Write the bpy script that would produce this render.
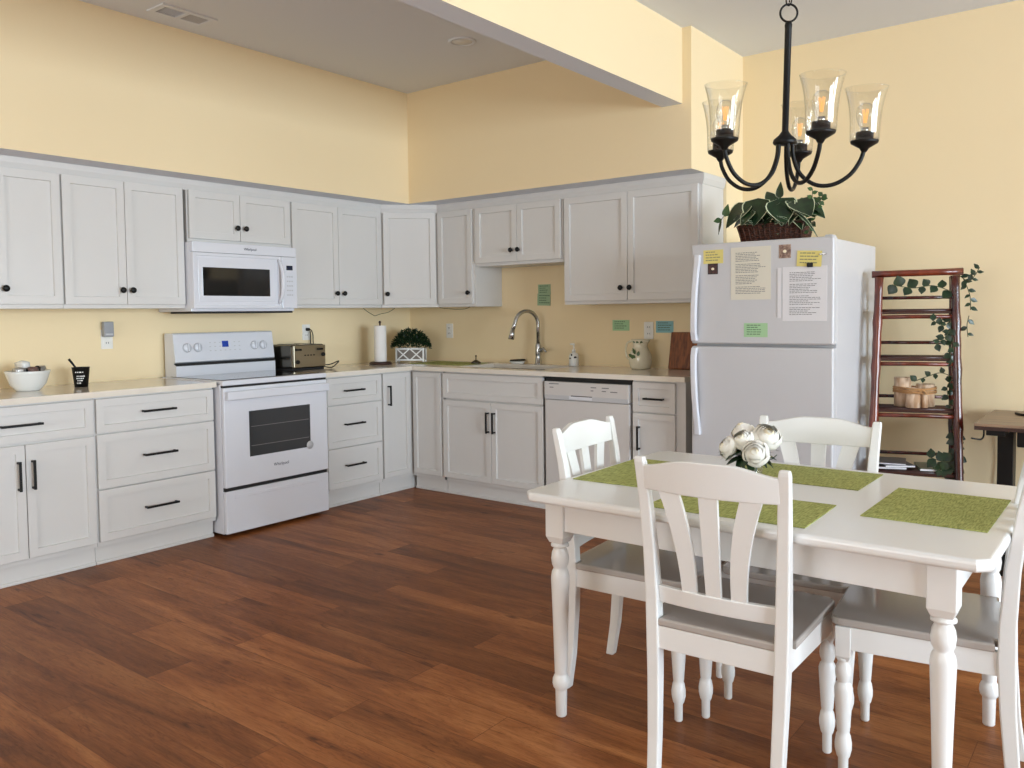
import bpy, bmesh, math, random
from mathutils import Vector, Matrix
random.seed(7)
for o in list(bpy.data.objects): bpy.data.objects.remove(o)
SC = bpy.context.scene
COL = SC.collection
PI = math.pi

# ------------------------------------------------------------ camera
FW = Vector((-0.61214246, 0.78939307, -0.04626226)); RT = Vector((0.79051892, 0.61232391, -0.01180103)); UP = Vector((-0.01901184, 0.0437951, 0.99885962))
cd = bpy.data.cameras.new('camera'); cam = bpy.data.objects.new('camera', cd); COL.objects.link(cam)
cd.sensor_width = 36; cd.lens = 830.21/1024*36; cd.shift_x = 2.85/1024; cd.shift_y = -32.16/1024; cd.clip_start = .05
mm = Matrix((RT, UP, -FW)).transposed().to_4x4(); mm.translation = (4.9182, -4.9933, 1.2906)
cam.matrix_world = mm; SC.camera = cam
# ------------------------------------------------------------ world, daylight, exposure
W = bpy.data.worlds.new('world'); SC.world = W; W.use_nodes = True
W.node_tree.nodes['Background'].inputs[0].default_value = (.62, .78, 1, 1); W.node_tree.nodes['Background'].inputs[1].default_value = .5
def area(name, loc, rot, sx, sy, power, color):
    l = bpy.data.lights.new(name, 'AREA'); l.shape = 'RECTANGLE'; l.size = sx; l.size_y = sy; l.energy = power; l.color = color
    o = bpy.data.objects.new(name, l); COL.objects.link(o); o.location = loc; o.rotation_euler = rot; return o
# daylight entering the windows of the right-hand wall, plus an added fill light behind the camera
area('daylight_right_near', (10.72, -4.1, 1.45), (0, PI/2, 0), 1.9, 2.8, 440, (.74, .88, 1))
area('daylight_right_far', (10.72, -1.0, 1.45), (0, PI/2, 0), 1.9, 1.6, 190, (.74, .88, 1))
area('fill_behind_camera', (2.6, -8.12, 1.5), (PI/2, 0, 0), 2.8, 1.8, 80, (.95, .97, 1))
SC.view_settings.view_transform = 'Standard'; SC.view_settings.look = 'None'
SC.view_settings.gamma = 1; SC.view_settings.use_curve_mapping = False
SC.view_settings.exposure = 0.40
SC.cycles.transparent_max_bounces = 32

# ------------------------------------------------------------ materials
def lin(c): return tuple(((v/255)/12.92 if v/255 <= .04045 else ((v/255+.055)/1.055)**2.4) for v in c)
def mat(name, c, rough=.5, metal=0, spec=.5, bump=None, coat=0, noise=None, **kw):
    m = bpy.data.materials.new(name); m.use_nodes = True; nt = m.node_tree; b = nt.nodes['Principled BSDF']
    b.inputs['Base Color'].default_value = (*lin(c), 1); b.inputs['Roughness'].default_value = rough
    b.inputs['Metallic'].default_value = metal; b.inputs['Specular IOR Level'].default_value = spec
    if coat: b.inputs['Coat Weight'].default_value = coat; b.inputs['Coat Roughness'].default_value = .1
    tc = None
    if bump or noise: tc = nt.nodes.new('ShaderNodeTexCoord')
    if bump:
        n = nt.nodes.new('ShaderNodeTexNoise'); n.inputs['Scale'].default_value = bump[0]; n.inputs['Detail'].default_value = 3
        bp = nt.nodes.new('ShaderNodeBump'); bp.inputs['Strength'].default_value = bump[1]; bp.inputs['Distance'].default_value = .01
        nt.links.new(tc.outputs['Object'], n.inputs['Vector']); nt.links.new(n.outputs['Fac'], bp.inputs['Height']); nt.links.new(bp.outputs['Normal'], b.inputs['Normal'])
    if noise:   # (scale xyz, colour2, detail)
        mp = nt.nodes.new('ShaderNodeMapping'); mp.inputs['Scale'].default_value = noise[0]
        n = nt.nodes.new('ShaderNodeTexNoise'); n.inputs['Scale'].default_value = 1; n.inputs['Detail'].default_value = 5
        r = nt.nodes.new('ShaderNodeValToRGB'); r.color_ramp.elements[0].color = (*lin(c), 1); r.color_ramp.elements[1].color = (*lin(noise[1]), 1)
        r.color_ramp.elements[0].position = .35; r.color_ramp.elements[1].position = .65
        nt.links.new(tc.outputs['Object'], mp.inputs['Vector']); nt.links.new(mp.outputs['Vector'], n.inputs['Vector'])
        nt.links.new(n.outputs['Fac'], r.inputs['Fac']); nt.links.new(r.outputs['Color'], b.inputs['Base Color'])
    for k, v in kw.items(): b.inputs[k.replace('_', ' ')].default_value = v
    return m
WALL = mat('yellow_wall_paint', (241, 220, 180), .85, spec=.2, bump=(60, .04))
CEIL = mat('ceiling_paint', (227, 230, 235), .9, spec=.2, bump=(80, .04))
CAB = mat('white_cabinet_paint', (214, 211, 207), .38, bump=(30, .01))
APPL = mat('white_enamel', (222, 223, 229), .22, coat=.3)
APPL2 = mat('pale_grey_plastic', (190, 190, 192), .4)
FRIDGE = mat('textured_white_steel', (200, 199, 201), .35, bump=(220, .05))
BLK = mat('matte_black_metal', (13, 13, 13), .42, spec=.3)
IRON = mat('black_iron', (9, 9, 9), .45, spec=.3)
DWPAINT = mat('dishwasher_enamel', (208, 203, 199), .25, coat=.2)
DARK = mat('dark_gap', (14, 14, 15), .6)
GLASSK = mat('black_glass', (18, 19, 20), .06, coat=.5)
OVENG = mat('oven_window_glass', (52, 54, 56), .12, coat=.3)
CHROME = mat('brushed_chrome', (190, 190, 188), .22, metal=1)
STEEL = mat('stainless_steel', (150, 146, 136), .3, metal=1)
DSTEEL = mat('dark_stainless_steel', (96, 92, 84), .22, metal=1)
COUNT = mat('cream_quartz', (230, 221, 208), .09, noise=((14, 14, 14), (227, 217, 203)))
PAINT = mat('white_furniture_paint', (232, 231, 228), .28, coat=.15)
SEATM = mat('shaded_glossy_seat_paint', (176, 168, 161), .12, coat=.4)  # white chair paint, darkened here to stand for shade under the table
PLATE = mat('outlet_plastic', (232, 230, 224), .35)
PAPER = mat('white_paper', (226, 224, 226), .8)
PAPER2 = mat('cream_paper', (222, 216, 200), .8)
YEL = mat('yellow_paper', (226, 210, 128), .8)
GRN = mat('green_paper', (168, 206, 160), .8)
GRN2 = mat('sage_paper', (158, 184, 148), .8)
BLU = mat('blue_paper', (140, 186, 190), .8)
INK = mat('grey_ink', (120, 118, 118), .8)
INKL = mat('faint_ink', (150, 146, 110), .8)
INKG = mat('dark_ink', (92, 116, 92), .8)
MAG = mat('dark_photo_print', (84, 40, 42), .4, noise=((60, 60, 60), (30, 22, 24)))
MAG2 = mat('faded_photo_print', (186, 158, 138), .4, noise=((50, 50, 50), (110, 78, 70)))
BLUE = mat('display_blue', (20, 40, 110), .2, Emission_Color=(*lin((20, 80, 200)), 1), Emission_Strength=.25)
NAVY = mat('display_dark', (16, 26, 52), .15)
WHITE = mat('white_ceramic', (228, 228, 224), .18, coat=.3)
CREAM = mat('cream_ceramic', (226, 218, 192), .2, coat=.3)
LEAFP = mat('painted_green', (70, 96, 48), .4)
BROWN = mat('dark_walnut', (58, 34, 26), .45)
BOARD = mat('cutting_board_wood', (150, 88, 48), .5, noise=((60, 60, 6), (98, 52, 28)))
TOWEL = mat('paper_towel', (238, 234, 230), .9, bump=(120, .1))
WICK = mat('woven_wicker', (86, 44, 26), .6, noise=((60, 60, 120), (44, 24, 14)), bump=(90, .6))
LEAF = mat('dark_green_leaf', (33, 60, 32), .33, noise=((30, 30, 30), (20, 40, 24)))
LEAF2 = mat('mid_green_leaf', (66, 98, 52), .4, noise=((30, 30, 30), (44, 74, 40)))
LEAFE = mat('pale_leaf_margin', (206, 214, 180), .45)
STEM = mat('plant_stem', (70, 72, 40), .6)
BOX = mat('boxwood_foliage', (34, 62, 34), .6)
GREYB = mat('grey_planter_inset', (124, 116, 108), .6)
ROSE = mat('white_rose_petal', (240, 236, 226), .6)
ROSE2 = mat('cream_rose_heart', (240, 228, 200), .6)
BAMB = mat('dark_red_bamboo', (88, 26, 16), .25, coat=.4, noise=((20, 20, 6), (52, 20, 14)))
BAMBO = mat('orange_bamboo', (124, 50, 28), .28, coat=.4, noise=((20, 20, 6), (84, 34, 20)))
BAMBD = mat('shelf_bamboo', (58, 26, 20), .35, coat=.2)
RAFF = mat('raffia_twine', (176, 130, 82), .8)
LOG = mat('birch_log', (226, 200, 172), .7, noise=((40, 40, 12), (176, 138, 104)))
MAGZ = mat('magazine_cover', (84, 86, 96), .3)
MAGG = mat('magazine_green', (96, 110, 96), .3)
DESKT = mat('desk_top_wood', (158, 130, 104), .35, noise=((4, 60, 10), (120, 98, 82)))
BULBF = mat('amber_filament', (236, 150, 70), .4, Emission_Color=(1, .42, .12, 1), Emission_Strength=.9)
FOIL = mat('foil_packet', (170, 168, 166), .3, metal=.6)
BRN2 = mat('brown_packet', (110, 84, 76), .5)
TRAY = mat('dark_sponge', (50, 50, 44), .7)
SOFTG = mat('grey_plug_device', (150, 152, 156), .5)

def glassmat(name, tint, gl=1.0, ior=1.45):
    m = bpy.data.materials.new(name); m.use_nodes = True; nt = m.node_tree; nt.nodes.clear()
    out = nt.nodes.new('ShaderNodeOutputMaterial'); t = nt.nodes.new('ShaderNodeBsdfTransparent'); t.inputs[0].default_value = (*tint, 1)
    g = nt.nodes.new('ShaderNodeBsdfGlossy'); g.inputs['Roughness'].default_value = .03
    lf = nt.nodes.new('ShaderNodeLayerWeight'); lf.inputs['Blend'].default_value = .5; lw = nt.nodes.new('ShaderNodeMath'); lw.operation = 'POWER'; nt.links.new(lf.outputs['Facing'], lw.inputs[0]); lw.inputs[1].default_value = 2.5
    mx = nt.nodes.new('ShaderNodeMixShader'); sc_ = nt.nodes.new('ShaderNodeMath'); sc_.operation = 'MULTIPLY_ADD'; sc_.inputs[1].default_value = gl; sc_.inputs[2].default_value = .03; nt.links.new(lw.outputs[0], sc_.inputs[0]); nt.links.new(sc_.outputs[0], mx.inputs[0]); nt.links.new(t.outputs[0], mx.inputs[1]); nt.links.new(g.outputs[0], mx.inputs[2]); nt.links.new(mx.outputs[0], out.inputs[0])
    return m
GLASS = glassmat('clear_glass', (.975, .975, .965), .6); BULBG = glassmat('bulb_glass', (.95, .95, .94), .9); PANE = glassmat('window_glass', (.98, .98, .98))

def floor_mat():
    m = bpy.data.materials.new('wood_plank_floor'); m.use_nodes = True; nt = m.node_tree; N = nt.nodes.new; L = nt.links.new; b = nt.nodes['Principled BSDF']
    tc = N('ShaderNodeTexCoord')
    mp = N('ShaderNodeMapping'); mp.inputs['Location'].default_value = (.35, .07, 0); L(tc.outputs['Object'], mp.inputs['Vector'])
    br = N('ShaderNodeTexBrick'); br.offset = .37; br.offset_frequency = 2
    for k, v in (('Scale', 1), ('Mortar Size', .0012), ('Mortar Smooth', .3), ('Bias', 0), ('Brick Width', 1.22), ('Row Height', .18)): br.inputs[k].default_value = v
    br.inputs['Color1'].default_value = (0, 0, 0, 1); br.inputs['Color2'].default_value = (1, 1, 1, 1); br.inputs['Mortar'].default_value = (.5, .5, .5, 1)
    L(mp.outputs['Vector'], br.inputs['Vector'])
    # per-plank offset so that the grain changes from plank to plank
    sc = N('ShaderNodeVectorMath'); sc.operation = 'SCALE'; sc.inputs['Scale'].default_value = 17.0; L(br.outputs['Color'], sc.inputs[0])
    ad = N('ShaderNodeVectorMath'); L(tc.outputs['Object'], ad.inputs[0]); L(sc.outputs[0], ad.inputs[1])
    def noise(scale, detail, dist=0, rough=.55):
        mp2 = N('ShaderNodeMapping'); mp2.inputs['Scale'].default_value = scale; L(ad.outputs[0], mp2.inputs['Vector'])
        n = N('ShaderNodeTexNoise'); n.inputs['Scale'].default_value = 1; n.inputs['Detail'].default_value = detail; n.inputs['Distortion'].default_value = dist; n.inputs['Roughness'].default_value = rough
        L(mp2.outputs['Vector'], n.inputs['Vector']); return n
    n1 = noise((1.1, 8, 1), 6, .9, .62); n2 = noise((9, 120, 1), 6, .8, .7); n3 = noise((2.6, 20, 1), 4, 2.2)
    n5 = noise((2.2, 22, 1), 2, 4.5)   # cathedral grain
    r1 = N('ShaderNodeValToRGB'); e = r1.color_ramp.elements
    e[0].position = .30; e[0].color = (*lin((112, 65, 34)), 1); e[1].position = .72; e[1].color = (*lin((182, 120, 70)), 1)
    x = e.new(.5); x.color = (*lin((152, 92, 49)), 1)
    L(n1.outputs['Fac'], r1.inputs['Fac'])
    r2 = N('ShaderNodeValToRGB'); r2.color_ramp.elements[0].position = .3; r2.color_ramp.elements[0].color = (.72, .68, .65, 1); r2.color_ramp.elements[1].position = .62; r2.color_ramp.elements[1].color = (1.05, 1.05, 1.05, 1)
    L(n2.outputs['Fac'], r2.inputs['Fac'])
    r3 = N('ShaderNodeValToRGB'); r3.color_ramp.elements[0].position = .27; r3.color_ramp.elements[0].color = (.48, .42, .38, 1); r3.color_ramp.elements[1].position = .38; r3.color_ramp.elements[1].color = (1, 1, 1, 1)
    L(n3.outputs['Fac'], r3.inputs['Fac'])
    def mul(a, c):
        k = N('ShaderNodeMix'); k.data_type = 'RGBA'; k.blend_type = 'MULTIPLY'; k.inputs[0].default_value = 1; L(a, k.inputs[6]); L(c, k.inputs[7]); return k.outputs[2]
    c = mul(mul(r1.outputs['Color'], r2.outputs['Color']), r3.outputs['Color'])
    r6 = N('ShaderNodeValToRGB'); q6 = r6.color_ramp.elements; q6[0].position = .46; q6[0].color = (1, 1, 1, 1); q6[1].position = .54; q6[1].color = (1, 1, 1, 1); k6 = q6.new(.5); k6.color = (.74, .70, .66, 1)
    L(n5.outputs['Fac'], r6.inputs['Fac']); c = mul(c, r6.outputs['Color'])
    vo = N('ShaderNodeTexVoronoi'); vo.inputs['Scale'].default_value = 1; vm = N('ShaderNodeMapping'); vm.inputs['Scale'].default_value = (1.7, 4.2, 1); L(ad.outputs[0], vm.inputs['Vector']); L(vm.outputs['Vector'], vo.inputs['Vector'])
    r7 = N('ShaderNodeValToRGB'); r7.color_ramp.elements[0].position = .02; r7.color_ramp.elements[0].color = (.35, .28, .24, 1); r7.color_ramp.elements[1].position = .085; r7.color_ramp.elements[1].color = (1, 1, 1, 1)
    L(vo.outputs['Distance'], r7.inputs['Fac']); c = mul(c, r7.outputs['Color'])
    r4 = N('ShaderNodeValToRGB'); r4.color_ramp.elements[0].color = (.70, .68, .66, 1); r4.color_ramp.elements[1].color = (1.12, 1.12, 1.12, 1); L(br.outputs['Color'], r4.inputs['Fac'])
    c = mul(c, r4.outputs['Color'])
    r5 = N('ShaderNodeValToRGB'); r5.color_ramp.elements[0].color = (1, 1, 1, 1); r5.color_ramp.elements[1].color = (.5, .45, .42, 1); L(br.outputs['Fac'], r5.inputs['Fac'])
    c = mul(c, r5.outputs['Color']); L(c, b.inputs['Base Color'])
    b.inputs['Roughness'].default_value = .40; b.inputs['Specular IOR Level'].default_value = .17
    bp = N('ShaderNodeBump'); bp.inputs['Strength'].default_value = .12; bp.inputs['Distance'].default_value = .004; L(n2.outputs['Fac'], bp.inputs['Height']); L(bp.outputs['Normal'], b.inputs['Normal'])
    return m
FLOOR = floor_mat()
def mat_weave():
    m = bpy.data.materials.new('woven_green_placemat'); m.use_nodes = True; nt = m.node_tree; N = nt.nodes.new; L = nt.links.new; b = nt.nodes['Principled BSDF']
    tc = N('ShaderNodeTexCoord'); outs = []
    for s in ((260, 30, 1), (30, 260, 1)):
        mp = N('ShaderNodeMapping'); mp.inputs['Scale'].default_value = s; L(tc.outputs['Object'], mp.inputs['Vector'])
        n = N('ShaderNodeTexNoise'); n.inputs['Scale'].default_value = 1; n.inputs['Detail'].default_value = 2; L(mp.outputs['Vector'], n.inputs['Vector']); outs.append(n)
    a = N('ShaderNodeMath'); a.operation = 'ADD'; L(outs[0].outputs['Fac'], a.inputs[0]); L(outs[1].outputs['Fac'], a.inputs[1])
    h = N('ShaderNodeMath'); h.operation = 'MULTIPLY'; h.inputs[1].default_value = .5; L(a.outputs[0], h.inputs[0])
    r = N('ShaderNodeValToRGB'); r.color_ramp.elements[0].position = .38; r.color_ramp.elements[0].color = (*lin((118, 126, 52)), 1); r.color_ramp.elements[1].position = .62; r.color_ramp.elements[1].color = (*lin((190, 192, 112)), 1)
    L(h.outputs[0], r.inputs['Fac']); L(r.outputs['Color'], b.inputs['Base Color']); b.inputs['Roughness'].default_value = .8
    bp = N('ShaderNodeBump'); bp.inputs['Strength'].default_value = .4; bp.inputs['Distance'].default_value = .002; L(h.outputs[0], bp.inputs['Height']); L(bp.outputs['Normal'], b.inputs['Normal'])
    return m
WEAVE = mat_weave()

# ------------------------------------------------------------ mesh helper
class MB:
    def __init__(s): s.bm = bmesh.new()
    def _tag(s, n0, m, smooth=False):
        for f in list(s.bm.faces)[n0:]:
            f.material_index = m; f.smooth = smooth
    def box(s, x0, x1, y0, y1, z0, z1, bev=0, seg=2, m=0, M=None):
        x0, x1 = sorted((x0, x1)); y0, y1 = sorted((y0, y1)); z0, z1 = sorted((z0, z1))
        b = bmesh.new(); bmesh.ops.create_cube(b, size=1)
        for v in b.verts: v.co = Vector(((x0+x1)/2+v.co.x*(x1-x0), (y0+y1)/2+v.co.y*(y1-y0), (z0+z1)/2+v.co.z*(z1-z0)))
        if bev: bmesh.ops.bevel(b, geom=list(b.edges), offset=min(bev, .49*min(x1-x0, y1-y0, z1-z0)), segments=seg, affect='EDGES', profile=.5)
        s.merge(b, m, M); return s
    def merge(s, b, m=0, M=None, smooth=False, keep=False):
        if M is not None: b.transform(M)
        vm = {v: s.bm.verts.new(v.co) for v in b.verts}
        for f in b.faces:
            try:
                g = s.bm.faces.new([vm[v] for v in f.verts]); g.material_index = f.material_index if keep else m; g.smooth = smooth or f.smooth
            except ValueError: pass
        b.free(); return s
    def panel(s, x0, x1, z0, z1, yf, t=.02, rail=.057, rec=.0115, m=0):
        """shaker door/drawer front: outer face at y=yf (towards -y), thickness t"""
        b = bmesh.new(); bmesh.ops.create_cube(b, size=1)
        for v in b.verts: v.co = Vector(((x0+x1)/2+v.co.x*(x1-x0), yf+t/2+v.co.y*t, (z0+z1)/2+v.co.z*(z1-z0)))
        b.faces.ensure_lookup_table(); f = min(b.faces, key=lambda f: f.calc_center_median().y)
        bmesh.ops.bevel(b, geom=[e for e in f.edges], offset=.0015, segments=1, affect='EDGES')
        f = max([q for q in b.faces if q.normal.y < -.9 or q.calc_center_median().y < yf+.0005], key=lambda q: q.calc_area())
        bmesh.ops.inset_region(b, faces=[f], thickness=rail, depth=0)
        bmesh.ops.inset_region(b, faces=[f], thickness=.0025, depth=0)
        for v in f.verts: v.co.y += rec
        s.merge(b, m); return s
    def lathe(s, prof, c=(0, 0, 0), n=24, m=0, M=None, closed=False, sx=1, sy=1):
        b = bmesh.new(); rings = []
        for r, z in prof:
            rings.append([b.verts.new((c[0]+sx*max(r, 1e-4)*math.cos(2*PI*k/n), c[1]+sy*max(r, 1e-4)*math.sin(2*PI*k/n), c[2]+z)) for k in range(n)])
        for a, d in zip(rings, rings[1:]):
            for k in range(n): b.faces.new((a[k], a[(k+1) % n], d[(k+1) % n], d[k])).smooth = True
        if not closed:
            b.faces.new(rings[0][::-1]); b.faces.new(rings[-1])
        else:
            for k in range(n): b.faces.new((rings[-1][k], rings[-1][(k+1) % n], rings[0][(k+1) % n], rings[0][k])).smooth = True
        bmesh.ops.recalc_face_normals(b, faces=b.faces)
        s.merge(b, m, M); return s
    def cyl(s, p0, p1, r0, r1=None, n=20, m=0, smooth=True):
        p0 = Vector(p0); p1 = Vector(p1); d = p1-p0; q = d.to_track_quat('Z', 'Y').to_matrix().to_4x4(); q.translation = p0
        r1 = r0 if r1 is None else r1
        return s.lathe([(r0, 0), (r1, d.length)], (0, 0, 0), n, m, q)
    def tube(s, pts, r, n=10, m=0, sub=0, close=False):
        pts = [Vector(p) for p in pts]
        if sub: pts, r = smoothpath(pts, sub, r)
        rs = r if isinstance(r, (list, tuple)) else [r]*len(pts)
        b = bmesh.new(); rings = []; T = (pts[1]-pts[0]).normalized(); up = Vector((0, 0, 1)) if abs(T.z) < .9 else Vector((1, 0, 0)); u = T.cross(up).normalized()
        for i, p in enumerate(pts):
            a = pts[max(i-1, 0)]; c = pts[min(i+1, len(pts)-1)]
            if close: a = pts[(i-1) % len(pts)]; c = pts[(i+1) % len(pts)]
            T = (c-a).normalized(); u = (u-T*u.dot(T)).normalized(); v = T.cross(u)
            rings.append([b.verts.new(p+(u*math.cos(2*PI*k/n)+v*math.sin(2*PI*k/n))*rs[i]) for k in range(n)])
        pr = list(zip(rings, rings[1:]))
        if close: pr.append((rings[-1], rings[0]))
        for a, d in pr:
            for k in range(n): b.faces.new((a[k], a[(k+1) % n], d[(k+1) % n], d[k])).smooth = True
        if not close: b.faces.new(rings[0][::-1]); b.faces.new(rings[-1])
        bmesh.ops.recalc_face_normals(b, faces=b.faces)
        s.merge(b, m); return s
    def prism(s, poly, h0, h1, M=None, m=0, bev=0, seg=2):
        """poly in xy extruded along z from h0 to h1"""
        b = bmesh.new(); lo = [b.verts.new((x, y, h0)) for x, y in poly]; hi = [b.verts.new((x, y, h1)) for x, y in poly]; n = len(poly)
        b.faces.new(lo[::-1]); b.faces.new(hi)
        for k in range(n): b.faces.new((lo[k], lo[(k+1) % n], hi[(k+1) % n], hi[k]))
        bmesh.ops.recalc_face_normals(b, faces=b.faces)
        if bev:
            es = [e for e in b.edges if abs(e.verts[0].co.z-e.verts[1].co.z) < 1e-6]
            bmesh.ops.bevel(b, geom=es, offset=bev, segments=seg, affect='EDGES', profile=.5)
        s.merge(b, m, M); return s
    def bar(s, secs, m=0, bev=0):
        """sections: (x, y, z, width_x, depth_y), swept mostly along z"""
        b = bmesh.new(); rings = []
        for x, y, z, w, d in secs:
            rings.append([b.verts.new((x+a*w/2, y+c*d/2, z)) for a, c in ((-1, -1), (1, -1), (1, 1), (-1, 1))])
        for a, d in zip(rings, rings[1:]):
            for k in range(4): b.faces.new((a[k], a[(k+1) % 4], d[(k+1) % 4], d[k]))
        b.faces.new(rings[0][::-1]); b.faces.new(rings[-1]); bmesh.ops.recalc_face_normals(b, faces=b.faces)
        if bev:
            ang = [e for e in b.edges if len(e.link_faces) == 2 and e.calc_face_angle() > .6]
            bmesh.ops.bevel(b, geom=ang, offset=bev, segments=2, affect='EDGES', profile=.5)
        s.merge(b, m); return s
    def ball(s, c, r, n=16, m=0, M=None):
        rr = r if isinstance(r, (tuple, list)) else (r, r, r)
        b = bmesh.new(); bmesh.ops.create_uvsphere(b, u_segments=n, v_segments=max(6, n//2), radius=1)
        T = Matrix.Translation(c) @ (M if M is not None else Matrix.Identity(4)) @ Matrix.Diagonal((*rr, 1)); b.transform(T)
        s.merge(b, m, smooth=True); return s
    def leaf(s, base, d, up, L, Wd, droop=.3, edge=1, fill=0, heart=True, fold=.15, rim=.8):
        """leaf blade grid: base point, direction, normal; edge/fill are material slots"""
        d = Vector(d).normalized(); up = Vector(up); side = d.cross(up).normalized(); up = side.cross(d).normalized(); base = Vector(base)
        ns = 8; ts = [-1, -rim, 0, rim, 1]; G = []
        for i in range(ns+1):
            a = i/ns
            w = (math.sin(PI*min(1, a**.55))**.8 if heart else math.sin(PI*a**.8)) * Wd/2 if 0 < a < 1 else .002
            row = []
            for t in ts:
                p = base+d*(L*a)+side*(t*w)+up*(abs(t)*w*fold-droop*L*a*a)
                row.append(s.bm.verts.new(p))
            G.append(row)
        for i in range(ns):
            for k in range(4):
                f = s.bm.faces.new((G[i][k], G[i][k+1], G[i+1][k+1], G[i+1][k])); f.smooth = True
                f.material_index = edge if k in (0, 3) else fill
        return s
    def build(s, name, mats, parent=None):
        me = bpy.data.meshes.new(name); s.bm.normal_update(); s.bm.to_mesh(me); s.bm.free()
        for m in (mats if isinstance(mats, (list, tuple)) else [mats]): me.materials.append(m)
        o = bpy.data.objects.new(name, me); COL.objects.link(o)
        if parent: o.parent = parent
        return o
def smoothpath(P, k, r):
    out = []; ro = []; rs = r if isinstance(r, (list, tuple)) else [r]*len(P)
    for i in range(len(P)-1):
        p0 = P[max(i-1, 0)]; p1 = P[i]; p2 = P[i+1]; p3 = P[min(i+2, len(P)-1)]
        for j in range(k):
            t = j/k; out.append(.5*((2*p1)+(p2-p0)*t+(2*p0-5*p1+4*p2-p3)*t*t+(3*p1-p0-3*p2+p3)*t**3)); ro.append(rs[i]*(1-t)+rs[i+1]*t)
    out.append(P[-1]); ro.append(rs[-1]); return out, ro
def tag(o, label, cat, group=None):
    o['label'] = label; o['category'] = cat
    if group: o['group'] = group
    return o
def thing(name, label, cat, loc=(0, 0, 0), rz=0, group=None):
    o = bpy.data.objects.new(name, None); COL.objects.link(o); o.location = loc; o.rotation_euler = (0, 0, rz); o.empty_display_size = .1
    return tag(o, label, cat, group)
def struct(name, mb, m):
    o = mb.build(name, m); o['kind'] = 'structure'; return o
def copy_tree(o, parent=None):
    c = o.copy(); COL.objects.link(c); c.parent = parent
    for ch in list(o.children): copy_tree(ch, c)
    return c
def text(name, body, size, loc, rot, m, parent, depth=.0004):
    cu = bpy.data.curves.new(name, 'FONT'); cu.body = body; cu.size = size; cu.extrude = depth; cu.align_x = 'CENTER'; cu.align_y = 'CENTER'
    t = bpy.data.objects.new(name+'_src', cu); me = bpy.data.meshes.new_from_object(t); bpy.data.objects.remove(t)
    me.materials.clear(); me.materials.append(m)
    o = bpy.data.objects.new(name, me); COL.objects.link(o); o.parent = parent; o.location = loc; o.rotation_euler = rot; return o
FRONT = (PI/2, 0, 0)   # text facing -y

# ------------------------------------------------------------ room shell
YB, XE, ZC = .262, 2.787, 2.932      # dining back wall, end of the kitchen wall, ceiling
SL, ZS = .500, 2.118               # soffit depth and underside
XR, YF = 10.6, -8.0
struct('floor', MB().box(-.15, XR+.15, YF-.15, YB+.15, -.08, 0), FLOOR)
struct('ceiling', MB().box(-.15, XR+.15, YF-.15, YB+.15, ZC, ZC+.1), CEIL)
struct('wall_left', MB().box(-.15, 0, YF-.15, YB+.15, 0, ZC), WALL)
struct('wall_kitchen', MB().box(0, XE, 0, YB+.15, 0, ZC), WALL)
struct('wall_back', MB().box(XE, XR+.15, YB, YB+.15, 0, ZC), WALL)
def holed(name, axis, at, t, a0, a1, holes):
    mb = MB(); f = (lambda u0, u1, z0, z1: mb.box(at, at+t, u0, u1, z0, z1)) if axis == 'x' else (lambda u0, u1, z0, z1: mb.box(u0, u1, at, at+t, z0, z1))
    u = a0
    for h0, h1, z0, z1 in holes:
        f(u, h0, 0, ZC); f(h0, h1, 0, z0); f(h0, h1, z1, ZC); u = h1
    f(u, a1, 0, ZC); struct(name, mb, WALL)
RH = [(-5.5, -2.7, .5, 2.4), (-1.8, -.2, .5, 2.4)]; FH = [(1.2, 4.0, .6, 2.4)]
holed('wall_right', 'x', XR, .15, YF, YB, RH)
holed('wall_front', 'y', YF-.15, .15, 0, XR, FH)
def window(n, axis, at, a0, a1, z0, z1):
    mb = MB(); g = MB(); w = .05
    B = (lambda m_, u0, u1, c0, c1, d0, d1: m_.box(at+d0, at+d1, u0, u1, c0, c1)) if axis == 'x' else (lambda m_, u0, u1, c0, c1, d0, d1: m_.box(u0, u1, at+d0, at+d1, c0, c1))
    for u0, u1, c0, c1 in ((a0, a1, z0, z0+w), (a0, a1, z1-w, z1), (a0, a0+w, z0, z1), (a1-w, a1, z0, z1), ((a0+a1)/2-.03, (a0+a1)/2+.03, z0, z1), (a0, a1, (z0+z1)/2-.02, (z0+z1)/2+.02)):
        B(mb, u0, u1, c0, c1, .02, .07)
    o = struct('window_%d' % n, mb, CAB)
    B(g, a0+w, a1-w, z0+w, z1-w, .04, .045); g.build('pane', PANE, o)
for i, h in enumerate(RH): window(i+1, 'x', XR, *h)
window(3, 'y', YF-.1, *FH[0])  # unseen window, added as the opening for the fill light
# full-height soffit over the cabinets; its underside is ceiling-coloured
s = MB()
s.box(0, SL, YF, -SL, ZS, ZC); s.box(0, XE, -SL, 0, ZS, ZC)
for f in s.bm.faces:
    if f.normal.z < -.5 or (abs(sum(v.co.z for v in f.verts)/4-ZS) < 1e-4): f.material_index = 1
struct('wall_soffit', s, [WALL, CEIL])
s = MB(); s.box(2.600, 2.730, YF, -SL, 2.498, ZC)
for f in s.bm.faces:
    if abs(sum(v.co.z for v in f.verts)/4-2.498) < 1e-4: f.material_index = 1
struct('trim_2', s, [WALL, CEIL])
struct('baseboard_back', MB().box(XE, XR, YB-.014, YB, 0, .1, .004), CAB)
struct('baseboard_right', MB().box(XR-.014, XR, YF, YB, 0, .1, .004), CAB)
struct('baseboard_left', MB().box(0, .014, YF, -3.70, 0, .1, .004), CAB)
struct('baseboard_front', MB().box(0, XR, YF, YF+.014, 0, .1, .004), CAB)

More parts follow.
